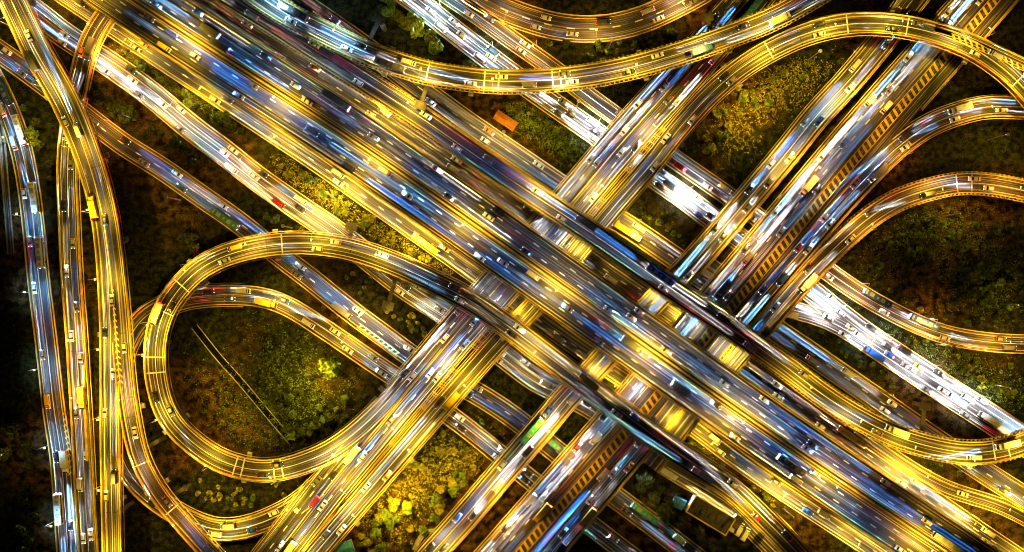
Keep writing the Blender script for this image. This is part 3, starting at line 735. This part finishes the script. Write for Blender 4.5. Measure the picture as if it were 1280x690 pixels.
BLUE = (('blue', 4), ('cool', 5), ('white', 3)); WHITE = (('white', 6), ('cool', 2), ('warm', 1)); GOLD = (('warm', 5), ('white', 2), ('cool', 1))
U, D = 'upper', 'lower'
for o, nm, dr in ((9.0, 'outer', 1), (5.5, 'middle', 1), (2.9, 'inner', 1)):
    traffic('M', o * -1, dr, 30, nm + ' lane of the lower half', col_w=BLUE, mult=.95, reach=22)
for o, nm, dr in ((9.0, 'outer', -1), (5.5, 'middle', -1), (2.9, 'inner', -1)):
    traffic('M', o, dr, 30, nm + ' lane of the upper half', col_w=BLUE, mult=.95, reach=22)
def two(key, w_, gap, **kw):
    traffic(key, w_, kw.pop('d1', 1), gap, kw.pop('n1', 'upper lane'), **kw)
traffic('U2', 1.7, -1, 22, 'upper lane', col_w=BLUE, mult=.8); traffic('U2', -1.7, -1, 26, 'lower lane', col_w=BLUE, mult=.8)
traffic('L1', 1.7, 1, 24, 'outer lane', a=(1000, 695), b=(470, 322), col_w=WHITE); traffic('L1', -1.7, 1, 22, 'inner lane', a=(1000, 695), b=(470, 322), col_w=WHITE)
traffic('L1', 1.7, 1, 22, 'outer lane of the loop', a=(460, 318), b=(400, 570), col_w=WHITE, reach=6, mult=.8)
traffic('L1', -1.7, 1, 26, 'inner lane of the loop', a=(460, 318), b=(400, 570), col_w=BLUE, reach=6, mult=.8)
traffic('B', 1.6, 1, 15, 'upper lane', col_w=BLUE, mult=2.4, reach=9); traffic('B', -1.6, 1, 14, 'lower lane', col_w=WHITE, mult=1.2, reach=9)
for o, dr, nm, c in ((5.2, 1, 'rightmost', WHITE), (2.2, 1, 'inner right', BLUE), (-2.2, -1, 'inner left', BLUE), (-5.2, -1, 'leftmost', WHITE)):
    traffic('S1', o, -dr if False else 1, 15, nm + ' lane', a=(1010, -95), b=(470, 535), col_w=c, mult=2.6)
traffic('S1', -.6, 1, 12, 'left lane at the bottom', a=(455, 550), b=(300, 740), col_w=WHITE, mult=1.2); traffic('S1', 2.8, 1, 10, 'right lane at the bottom', a=(455, 550), b=(300, 740), col_w=WHITE, mult=1.2)
traffic('R1', -1.7, 1, 18, 'inner lane of the arch', a=(1400, 255), b=(800, 220), col_w=BLUE, reach=7); traffic('R1', 1.7, 1, 22, 'outer lane of the arch', a=(1240, 76), b=(800, 220), col_w=WHITE, reach=7)
traffic('R1', -1.7, 1, 18, 'left lane', a=(740, 290), b=(340, 755), col_w=BLUE); traffic('R1', 1.7, 1, 20, 'right lane', a=(740, 290), b=(340, 755), col_w=WHITE)
traffic('S2', 2.0, 1, 11, 'right lane', col_w=WHITE, mult=4, reach=14); traffic('S2', -2.0, 1, 12, 'left lane', col_w=BLUE, mult=4, reach=14)
traffic('S3', 7.0, 1, 16, 'right lane', col_w=WHITE, a=(1305, -95), b=(1150, 90)); traffic('S3', -4.3, 1, 14, 'middle lane', col_w=BLUE, mult=3); traffic('S3', -7.4, 1, 12, 'left lane', col_w=WHITE, mult=7, reach=16)
traffic('S3', -1.0, 1, 24, 'inner lane', col_w=WHITE); traffic('S3', 7.0, 1, 18, 'right lane below the crossing', col_w=BLUE, mult=2.0, a=(900, 380), b=(560, 772))
traffic('R3', 1.6, 1, 10, 'upper lane', col_w=BLUE, mult=2.8, reach=8); traffic('R3', -1.6, 1, 12, 'lower lane', col_w=BLUE, mult=2.8, reach=8)
traffic('L4', 1.6, 1, 16, 'inner lane', a=(1380, 285), b=(850, 535), col_w=WHITE, reach=7, mult=2.2); traffic('L4', -1.6, 1, 18, 'outer lane', a=(1380, 285), b=(850, 535), col_w=BLUE, reach=7, mult=2.2)
traffic('V1', 1.4, -1, 18, 'right lane', col_w=WHITE, a=(-22, -60), b=(141, 700)); traffic('V1', -1.8, -1, 20, 'left lane', col_w=GOLD, a=(-22, -60), b=(141, 700))
traffic('V1b', .9, 1, 14, 'lane', a=(152, 419), b=(330, 760), col_w=BLUE, mult=1.1)
traffic('V0', 1.5, 1, 14, 'right lane', col_w=BLUE); traffic('V0', -1.5, 1, 16, 'left lane', col_w=WHITE)
traffic('V2', 1.8, 1, 9, 'right lane', col_w=BLUE, mult=3.0, a=(76, 566)); traffic('V2', -1.8, 1, 12, 'left lane', col_w=BLUE, mult=2.0, tail=.9)
traffic('L2', -1.6, 1, 14, 'outer lane', a=(425, 578), b=(160, 430), col_w=WHITE, reach=7); traffic('L2', 1.6, 1, 14, 'inner lane', a=(425, 578), b=(160, 430), col_w=BLUE, reach=7)
traffic('L2', -1.6, 1, 11, 'upper lane of the return', a=(200, 388), b=(785, 692), col_w=BLUE, mult=1.8, tail=.8); traffic('L2', 1.6, 1, 11, 'lower lane of the return', a=(200, 388), b=(785, 692), col_w=WHITE, mult=1.8, tail=.8)
for o, nm in ((2.9, 'upper'), (.6, 'middle'), (-1.8, 'lower')):
    traffic('G1', o, -1, 9, nm + ' lane', col_w=WHITE, mult=4, reach=14, tail=.3)
for o, nm in ((1.6, 'upper'), (-1.6, 'lower')):
    traffic('G2b', o - .4, -1, 9, nm + ' lane', a=(920, 357), b=(1290, 566), col_w=WHITE, mult=4, reach=14)
    traffic('G0', o, 1, 11, nm + ' lane', col_w=WHITE, mult=1.2, tail=.5)
    traffic('U1', o * 1.1, -1, 20, nm + ' lane', col_w=GOLD)
    traffic('D3', o * 1.1, 1, 14, nm + ' lane', col_w=BLUE, tail=.8, mult=1.5)
    traffic('G2', o * 1.2, -1, 17, nm + ' lane', col_w=WHITE, mult=1.1)
    traffic('T1', o * 1.4, 1, 14, nm + ' lane', col_w=BLUE, reach=9)
traffic('D1', 1.5, 1, 26, 'upper lane', col_w=GOLD); traffic('D1', -1.5, 1, 30, 'lower lane', col_w=WHITE); traffic('G4', 0, 1, 26, 'lane', col_w=GOLD)
for o, nm in ((3.0, 'upper'), (0, 'middle'), (-3.0, 'lower')):
    traffic('D2', o, 1, 13, nm + ' lane', b=(860, 595), col_w=WHITE, mult=2.2, tail=.5)

def solo(key, kind, colr, pxy, off, dirn, beams=None):
    path = ROADS[key]['path']; d = path.near(*pxy); p, t = path.at(d)
    q = path.off(d, off)
    for v in list(VEH):     # make room
        if v[3] == key and (v[5] - q).length < KIND[kind]['L'] + KIND[v[1]]['L'] + .6 and abs((v[5] - q).dot(Vector((-t.y, t.x, 0)))) < 2.3:
            for ch in list(v[0].children): bpy.data.objects.remove(ch)
            bpy.data.objects.remove(v[0]); VEH.remove(v)
    return vehicle(kind, colr, q, t * dirn, key, 'lane', beams)
RK = {'M': 'main viaduct', 'U2': 'flyover above the main viaduct', 'L1': 'inner loop flyover', 'B': 'top curved flyover', 'S1': 'left broad viaduct', 'R1': 'arched yellow flyover', 'R1c': 'outer arch ramp',
      'S2': 'narrow middle viaduct', 'S3': 'hatched viaduct', 'R3': 'upper right slip ramp', 'L4': 'right loop ramp', 'V1': 'tall left flyover', 'V1b': 'forking left ramp', 'V0': 'curved left ramp',
      'V2': 'leftmost road', 'L2': 'outer loop ramp', 'G1': 'white jammed road', 'G2b': 'jammed side road', 'G0': 'upper ground road', 'U1': 'road above the main viaduct', 'D3': 'lowest left ground road',
      'G2': 'second ground road', 'T1': 'curved road at the top', 'D1': 'road below the main viaduct', 'G4': 'lower right branch road', 'D2': 'three-lane left ground road'}
solo('S1', 'bus', 'teal', (932, 12), 3.4, 1, ('teal', 1.0, 8)); solo('D3', 'bus', 'green', (287, 272), -1.8, 1, ('teal', .8, 8)); None
solo('S2', 'bus', 'teal', (672, 545), -2, 1, ('teal', 1.2, 10)); solo('D3', 'bus', 'teal', (690, 560), 1.8, 1, ('teal', 1, 8)); solo('D3', 'bus', 'teal', (800, 645), 1.8, 1, ('teal', 1, 8))
for pt, c_ in (((2, 120), 'blue'), ((20, 165), 'white'), ((33, 215), 'blue'), ((38, 250), 'white'), ((43, 290), 'blue'), ((46, 320), 'white')):
    solo('V2', 'bus', c_, pt, 2.2, 1, ('blue', 2.0, 9))

# labels: each vehicle by colour, order, lane and road
by = {}
for v in VEH:
    by.setdefault((v[3], v[4], v[1]), []).append(v)
VERT = {'V0', 'V1', 'V1b', 'V2', 'S1', 'S2', 'S3'}
for (key, lane, kind), lst in by.items():
    vert = key in VERT
    lst.sort(key=lambda v: -v[5].y if vert else v[5].x)
    for i, v in enumerate(lst):
        nm = '' if len(lst) == 1 else f" {ordinal(i + 1)} from the {'top' if vert else 'left'}"
        lab = f"{v[2]} {kind}{nm} in {lane}, {RK[key]}" if lane != 'lane' else f"{v[2]} {kind}{nm} on the {RK[key]}"
        tag(v[0], lab, {'sedan': 'car', 'hatchback': 'car', 'van': 'van', 'bus': 'bus', 'truck': 'truck'}[kind], f"{kind} vehicles on the {RK[key]}")
by = {}
for l in LAMPS: by.setdefault((l[1], l[3]), []).append(l)
for (key, side), lst in by.items():
    vert = key in VERT; lst.sort(key=lambda v: -v[2].y if vert else v[2].x)
    for i, v in enumerate(lst):
        sd_ = 'median' if side == 0 else ('left kerb' if side > 0 else 'right kerb')
        tag(v[0], f"street lamp {ordinal(i + 1)} from {'top' if vert else 'left'} on {sd_} of {RK[key]}", 'street lamp', 'lit street lamps along the roads')


# ------------------------------------------------------------------ vegetation
CROWN = {}
def crown_mesh(kind, mat, rad, h, n, seed, leaf=.5):
    rnd = random.Random(seed); mb = MB()
    lobes = [(rnd.uniform(-.5, .5) * rad, rnd.uniform(-.5, .5) * rad, h * rnd.uniform(.45, .85), rad * rnd.uniform(.35, .6)) for _ in range(7)]
    for _ in range(n):
        lx, ly, lz, lr = rnd.choice(lobes)
        v = Vector((rnd.gauss(0, 1), rnd.gauss(0, 1), rnd.gauss(0, 1))).normalized() * lr * rnd.uniform(.55, 1.08)
        c = Vector((lx, ly, lz)) + Vector((v.x, v.y, v.z * .75))
        if c.z < .1: c.z = .1 + rnd.random() * .3
        a = Vector((rnd.gauss(0, 1), rnd.gauss(0, 1), rnd.gauss(0, .5))).normalized(); b = a.cross(Vector((rnd.gauss(0, 1), rnd.gauss(0, 1), rnd.gauss(0, 1)))).normalized()
        s_ = leaf * rnd.uniform(.5, 1.2)
        mb.face([c - a * s_ * .5, c + b * s_ * .35, c + a * s_ * .5, c - b * s_ * .35])
    return mb.mesh('crown', mat)
def trunk_mesh(h, seed):
    rnd = random.Random(seed); mb = MB(); mb.cyl((0, 0, -.2), .2, h * .6 + .2, n=8, r2=.11)
    for k in range(4):
        a = k * 1.6 + rnd.random(); q = Matrix.Translation((0, 0, h * rnd.uniform(.35, .55))) @ Matrix.Rotation(a, 4, 'Z') @ Matrix.Rotation(R(45), 4, 'Y')
        mb.box(-.06, .06, -.06, .06, 0, h * .32, 0, q)
    return mb.mesh('trunk', MT['trunk'])
for i, mt in enumerate(('leaf_dark', 'leaf_mid', 'leaf_lit')):
    for v_ in range(3):
        CROWN['tree', mt, v_] = (crown_mesh('tree', MT[mt], 3.0, 6.5, 1100, 10 * i + v_, .95), trunk_mesh(6.5, v_))
        CROWN['shrub', mt, v_] = (crown_mesh('shrub', MT[mt], 1.2, 1.8, 260, 100 + 10 * i + v_, .55), None)
GREEN = []
def plant(kind, mt, px_, py_, s_, region):
    q = W(px_, py_, 0)
    if covered(q, None, 1.0, .02): return
    for r_ in ROADS.values(): pass
    cm, tm = CROWN[kind, mt, random.randrange(3)]
    o = empty(kind, q, random.uniform(0, 6.28)); o.scale = (s_, s_, s_ * random.uniform(.85, 1.15))
    link('crown' if kind == 'tree' else 'foliage', cm, o)
    if tm: link('trunk', tm, o)
    GREEN.append((o, kind, region, q, mt))
def clump(kind, mts, pts, n, spread, size, region):
    """plants scattered about a line of photo pixels"""
    for i in range(n):
        t_ = random.random() * (len(pts) - 1); k = min(int(t_), len(pts) - 2); f = t_ - k
        x = pts[k][0] * (1 - f) + pts[k + 1][0] * f + random.gauss(0, spread); y = pts[k][1] * (1 - f) + pts[k + 1][1] * f + random.gauss(0, spread)
        plant(kind, random.choice(mts), x, y, random.uniform(*size), region)
DK, MD, LT = ['leaf_dark'], ['leaf_dark', 'leaf_mid'], ['leaf_mid', 'leaf_lit']  # leaf sets put light into colour: pale where lit, dark where dim
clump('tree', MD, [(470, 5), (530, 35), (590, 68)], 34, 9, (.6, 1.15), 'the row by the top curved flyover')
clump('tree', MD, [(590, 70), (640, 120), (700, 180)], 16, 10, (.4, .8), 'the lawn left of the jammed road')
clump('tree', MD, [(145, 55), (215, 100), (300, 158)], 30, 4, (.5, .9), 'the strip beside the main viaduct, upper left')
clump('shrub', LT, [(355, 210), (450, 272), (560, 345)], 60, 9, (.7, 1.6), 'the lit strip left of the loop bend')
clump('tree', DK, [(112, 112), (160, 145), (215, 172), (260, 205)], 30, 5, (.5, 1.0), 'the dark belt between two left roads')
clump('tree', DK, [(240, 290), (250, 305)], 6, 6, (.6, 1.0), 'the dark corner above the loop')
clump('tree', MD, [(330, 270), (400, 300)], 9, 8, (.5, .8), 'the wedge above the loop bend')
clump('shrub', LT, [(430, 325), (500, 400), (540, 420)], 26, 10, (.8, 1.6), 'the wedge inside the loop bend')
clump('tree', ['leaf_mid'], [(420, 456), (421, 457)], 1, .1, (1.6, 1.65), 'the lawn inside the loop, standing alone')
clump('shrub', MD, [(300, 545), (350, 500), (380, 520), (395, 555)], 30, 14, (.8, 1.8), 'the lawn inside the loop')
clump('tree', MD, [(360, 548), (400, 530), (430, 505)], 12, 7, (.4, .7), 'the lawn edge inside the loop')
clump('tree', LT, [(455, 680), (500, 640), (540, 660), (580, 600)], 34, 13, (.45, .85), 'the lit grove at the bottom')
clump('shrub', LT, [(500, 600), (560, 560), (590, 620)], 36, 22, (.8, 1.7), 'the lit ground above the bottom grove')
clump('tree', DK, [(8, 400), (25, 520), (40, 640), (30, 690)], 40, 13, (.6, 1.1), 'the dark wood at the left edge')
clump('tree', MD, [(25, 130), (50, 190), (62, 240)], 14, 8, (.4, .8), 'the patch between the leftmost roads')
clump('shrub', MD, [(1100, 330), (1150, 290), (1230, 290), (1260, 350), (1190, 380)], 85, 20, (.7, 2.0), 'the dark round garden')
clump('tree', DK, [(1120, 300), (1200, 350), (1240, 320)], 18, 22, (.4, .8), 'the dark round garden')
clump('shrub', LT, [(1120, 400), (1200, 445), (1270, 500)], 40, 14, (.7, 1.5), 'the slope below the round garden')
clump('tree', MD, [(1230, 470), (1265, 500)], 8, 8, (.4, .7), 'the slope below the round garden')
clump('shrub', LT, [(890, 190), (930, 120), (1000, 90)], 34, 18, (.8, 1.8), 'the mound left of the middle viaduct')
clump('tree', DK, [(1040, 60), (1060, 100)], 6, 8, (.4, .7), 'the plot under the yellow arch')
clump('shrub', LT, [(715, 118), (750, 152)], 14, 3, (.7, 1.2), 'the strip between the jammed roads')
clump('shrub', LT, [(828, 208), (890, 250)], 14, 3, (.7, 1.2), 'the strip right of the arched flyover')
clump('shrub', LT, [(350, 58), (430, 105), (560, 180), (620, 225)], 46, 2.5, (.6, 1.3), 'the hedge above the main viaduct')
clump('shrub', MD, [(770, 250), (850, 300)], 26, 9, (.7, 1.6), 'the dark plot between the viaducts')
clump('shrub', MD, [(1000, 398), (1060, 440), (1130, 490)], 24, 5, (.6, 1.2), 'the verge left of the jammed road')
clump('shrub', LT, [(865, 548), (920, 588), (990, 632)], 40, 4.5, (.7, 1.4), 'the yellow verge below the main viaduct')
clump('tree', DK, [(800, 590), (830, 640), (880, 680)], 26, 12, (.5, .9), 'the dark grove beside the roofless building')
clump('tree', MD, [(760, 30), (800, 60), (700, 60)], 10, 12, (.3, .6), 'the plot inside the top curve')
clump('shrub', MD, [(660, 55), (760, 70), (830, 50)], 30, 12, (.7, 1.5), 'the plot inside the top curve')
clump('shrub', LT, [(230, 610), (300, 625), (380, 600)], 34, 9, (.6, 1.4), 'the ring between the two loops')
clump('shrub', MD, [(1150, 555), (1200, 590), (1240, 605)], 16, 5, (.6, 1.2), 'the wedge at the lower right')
by = {}
for g_ in GREEN: by.setdefault((g_[1], g_[2]), []).append(g_)
for (kind, region), lst in by.items():
    lst.sort(key=lambda v: v[3].x)
    sh = region.split(',')[0]
    for i, v in enumerate(lst):
        wd = {'leaf_dark': 'dark', 'leaf_mid': 'green', 'leaf_lit': 'pale'}[v[4]]
        tag(v[0], f"{wd} {kind} {ordinal(i + 1)} from the left in {sh}" if len(lst) > 1 else f"bushy {kind} alone on {region}", kind, f"{kind}s in {sh}")

# ------------------------------------------------------------------ small structures
def local(px_, py_, deg, z=0):
    return Matrix.Translation(W(px_, py_, z)) @ Matrix.Rotation(R(deg), 4, 'Z')
MT['roof_dark'] = noise_mat('roof_felt', (.03, .028, .025), (.08, .07, .06), .6, .9)
MT['roof_orange'] = noise_mat('roof_orange', (.20, .07, .015), (.32, .11, .025), .8, .7)
MT['roof_blue'] = noise_mat('roof_blue', (.04, .22, .60), (.10, .40, .85), .8, .5)
MT['roof_white'] = noise_mat('roof_white', (.6, .6, .58), (.82, .82, .80), .8, .5)
MT['plaster'] = noise_mat('plaster', (.42, .36, .24), (.68, .60, .42), .6, .8)
def place(root, mb, nm, mat, parent=None):
    o = mb.build(nm, mat, parent or root); return o
b_ = empty('building', W(886, 641), R(-31)); tag(b_, 'low dark rectangular building with a pale rim, beside the inner loop flyover near the bottom', 'building')
mb = MB(); mb.box(-9, 9, -3.8, 3.8, -.2, 3.6); place(b_, mb, 'wall', MT['plaster'])
mb = MB(); mb.box(-8.7, 8.7, -3.5, 3.5, 3.603, 3.75)
for k in range(5): mb.box(-7.5 + k * 3.4, -6.5 + k * 3.4, -1.2, .4, 3.753, 4.3)
place(b_, mb, 'roof', MT['roof_dark'])
for x0, x1, y0, y1 in ((-9.05, 9.05, 3.52, 3.95), (-9.05, 9.05, -3.95, -3.52), (-9.05, -8.72, -3.5, 3.5), (8.72, 9.05, -3.5, 3.5)):
    mb = MB(); mb.box(x0, x1, y0, y1, 3.61, 4.5); place(b_, mb, 'roof_parapet', MT['parapet'])
for k in range(5):
    mb = MB(); mb.box(-7.6 + k * 3.3, -6.2 + k * 3.3, -3.9, -3.803, 1, 2.4); place(b_, mb, 'window', MT['glass'])
mb = MB(); mb.box(9.01, 12.2, .2, 5.2, -.2, 2.8); place(b_, mb, 'annex', MT['roof_dark'])
def shed(px_, py_, deg, lx, ly, hz, rm, label, cat='shed'):
    r_ = empty(cat.replace(' ', '_'), W(px_, py_), R(deg)); tag(r_, label, cat)
    mb = MB(); mb.box(-lx / 2, lx / 2, -ly / 2, ly / 2, -.2, hz); mb.build('wall', MT['plaster'], r_)
    mb = MB(); a, c = lx / 2 + .4, ly / 2 + .4; z0, z1 = hz + .003, hz + .12; zr = hz + ly * .22
    mb.hexa([(-a, -c, z0), (a, -c, z0), (a, 0, zr), (-a, 0, zr), (-a, -c, z1), (a, -c, z1), (a, 0, zr + .12), (-a, 0, zr + .12)])
    mb.hexa([(-a, .003, zr), (a, .003, zr), (a, c, z0), (-a, c, z0), (-a, .003, zr + .12), (a, .003, zr + .12), (a, c, z1), (-a, c, z1)])
    mb.build('roof', rm, r_)
    mb = MB(); mb.box(-.6, .6, -ly / 2 - .06, -ly / 2 - .003, 0, 2.1); mb.build('door', MT['steel'], r_)
    return r_
shed(632, 152, -33, 8.5, 3.2, 2.6, MT['roof_orange'], 'long orange-roofed shed on the lawn left of the jammed road')
shed(978, 248, 30, 3.2, 2.6, 2.4, MT['roof_white'], 'small white-roofed hut beside the hatched viaduct', 'hut')
shed(847, 627, -25, 4.2, 3.4, 2.6, MT['roof_blue'], 'small blue-roofed kiosk beside the dark rectangular building', 'kiosk')
shed(432, 684, 20, 6.5, 4.5, 2.6, MT['roof_blue'], 'blue-roofed stall at the bottom edge below the left viaduct', 'stall')
shed(95, 688, 0, 3, 3, 2.4, MT['roof_dark'], 'small dark hut at the bottom edge between left roads', 'hut') if False else None
shed(1075, 62, 40, 4.5, 3.5, 2.6, MT['roof_dark'], 'small dark hut under the yellow arch', 'hut')
for i, (a, b) in enumerate(((917, 656), (924, 661), (931, 667))):
    q = W(a, b, 0.02)
    v = vehicle('van', 'white', q, Vector((.5, .86, 0)), None, 'lot', None)
    if v: VEH.pop(); tag(v, f"{('left', 'middle', 'right')[i]} one of three white vans parked beside the dark building", 'van', 'parked white vans')
# gantries that reach out from the flyovers over the ground
def gantry(p0, p1, z, label, head=True):
    a, b = W(*p0, z), W(*p1, z); d = b - a; L_ = d.length; ang = math.atan2(d.y, d.x)
    r_ = empty('gantry', Vector((a.x, a.y, 0)), ang); tag(r_, label, 'gantry', 'overhead gantries beside the flyovers')
    mb = MB(); mb.box(-.7, .7, -.7, .7, -.2, z - .8); mb.build('column', MT['girder'], r_)
    mb = MB(); mb.box(-.8, L_, -.75, .75, z - .797, z); mb.build('beam', MT['girder'], r_)
    if head:
        mb = MB(); mb.box(-1.6, 1.6, -2.2, 2.2, z + .003, z + .35); mb.build('platform', MT['girder'], r_)
gantry((474, 24), (459, 56), 17, 'dark gantry arm by the tree row, reaching to the top curved flyover')
gantry((526, 132), (534, 104), 17, 'dark gantry arm on the lower side of the top curved flyover')
gantry((884, 22), (892, 48), 17, 'gantry arm with brown platform where two flyovers nearly meet')
gantry((1156, 508), (1152, 548), 11, 'dark gantry arm beside the curving lower right flyover')
gantry((485, 382), (496, 340), 11, 'dark gantry arm below the inner loop flyover')
gantry((439, 283), (437, 300), 11, 'yellow-lit gantry head above the inner loop flyover')
gantry((196, 552), (178, 562), 9, 'gantry arm inside the ring, right of the forking ramp', False)
gantry((228, 612), (204, 626), 9, 'yellow gantry arm crossing the forking ramp where the loops pass', False)
gantry((160, 632), (150, 640), 5, 'short gantry arm in the dark left of the forking ramp', False)
# retaining wall beside the left ramp
w_ = Path([W(a, b, .01) for a, b in ((105, 380), (107, 430), (109, 500), (112, 575))])
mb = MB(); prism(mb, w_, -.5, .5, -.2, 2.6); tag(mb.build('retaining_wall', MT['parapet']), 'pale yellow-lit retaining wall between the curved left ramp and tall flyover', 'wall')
# glossy dark strip between kerbs, and a pale loop
w_ = Path([W(a, b, .05) for a, b in ((243, 408), (272, 445), (300, 476), (335, 518), (366, 554))])
mb = MB(); prism(mb, w_, -1.1, 1.1, -.3, 0); wt, t_, b2 = base_mat('dark_strip', .08, 0, .5); b2.inputs['Base Color'].default_value = (.006, .007, .006, 1)
tag(mb.build('diagonal_strip', wt), kind='structure')
for s_ in (-1, 1):
    mb = MB(); o0, o1 = sorted((s_ * 1.11, s_ * 1.45)); prism(mb, w_, o0, o1, -.3, .15)
    tag(mb.build('kerb', MT['concrete']), kind='structure')
w_ = Path([W(a, b, .05) for a, b in ((518, 688), (524, 672), (534, 662), (545, 663), (553, 672), (548, 686))])
mb = MB(); prism(mb, w_, -1.0, 1.0, -.3, 0); tag(mb.build('path_and_trail', MT['concrete']), kind='structure')  # pale loop put in as a solid strip for a turning car's light trail
# grass and ground cover tufts in the lit strips
def tufts(pts, n, spread, mt, nm='ground_cover', size=.5):
    mb = MB(); rnd = random.Random(n)
    for i in range(n):
        t_ = rnd.random() * (len(pts) - 1); k = min(int(t_), len(pts) - 2); f = t_ - k
        q = W(pts[k][0] * (1 - f) + pts[k + 1][0] * f + rnd.gauss(0, spread), pts[k][1] * (1 - f) + pts[k + 1][1] * f + rnd.gauss(0, spread), 0)
        if i % 6 == 0 or not mb.v: ok = not covered(q, None, 1.0, .02); base = q
        if not ok: continue
        q = base + Vector((rnd.gauss(0, .5), rnd.gauss(0, .5), rnd.uniform(.05, .5)))
        a = Vector((rnd.gauss(0, 1), rnd.gauss(0, 1), rnd.gauss(0, .5))).normalized() * size; b = a.cross(Vector((rnd.gauss(0, 1), rnd.gauss(0, 1), rnd.gauss(0, 1)))).normalized() * size * .7
        mb.face([q - a * .5, q + b * .5, q + a * .5, q - b * .5])
    if mb.v: tag(mb.build(nm, MT[mt]), 'low leafy ground cover', 'ground cover', kind='stuff')
tufts([(350, 205), (450, 272), (575, 348)], 6000, 9, 'leaf_lit'); tufts([(140, 55), (300, 158)], 3500, 5, 'leaf_mid')
tufts([(340, 52), (430, 105), (560, 182), (630, 232)], 5000, 2.5, 'leaf_lit'); tufts([(865, 548), (990, 632)], 4000, 5, 'leaf_lit')
tufts([(470, 660), (520, 600), (600, 560)], 7000, 22, 'leaf_lit'); tufts([(260, 480), (330, 540), (400, 480), (330, 430)], 7000, 26, 'leaf_mid')
tufts([(1110, 320), (1180, 280), (1250, 330), (1200, 375)], 8000, 24, 'leaf_mid'); tufts([(900, 180), (960, 110), (1020, 90)], 5000, 18, 'leaf_lit')
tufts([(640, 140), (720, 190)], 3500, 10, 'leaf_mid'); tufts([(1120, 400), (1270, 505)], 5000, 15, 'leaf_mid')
print('VEH', len(VEH), 'LAMPS', len(LAMPS), 'GREEN', len(GREEN))
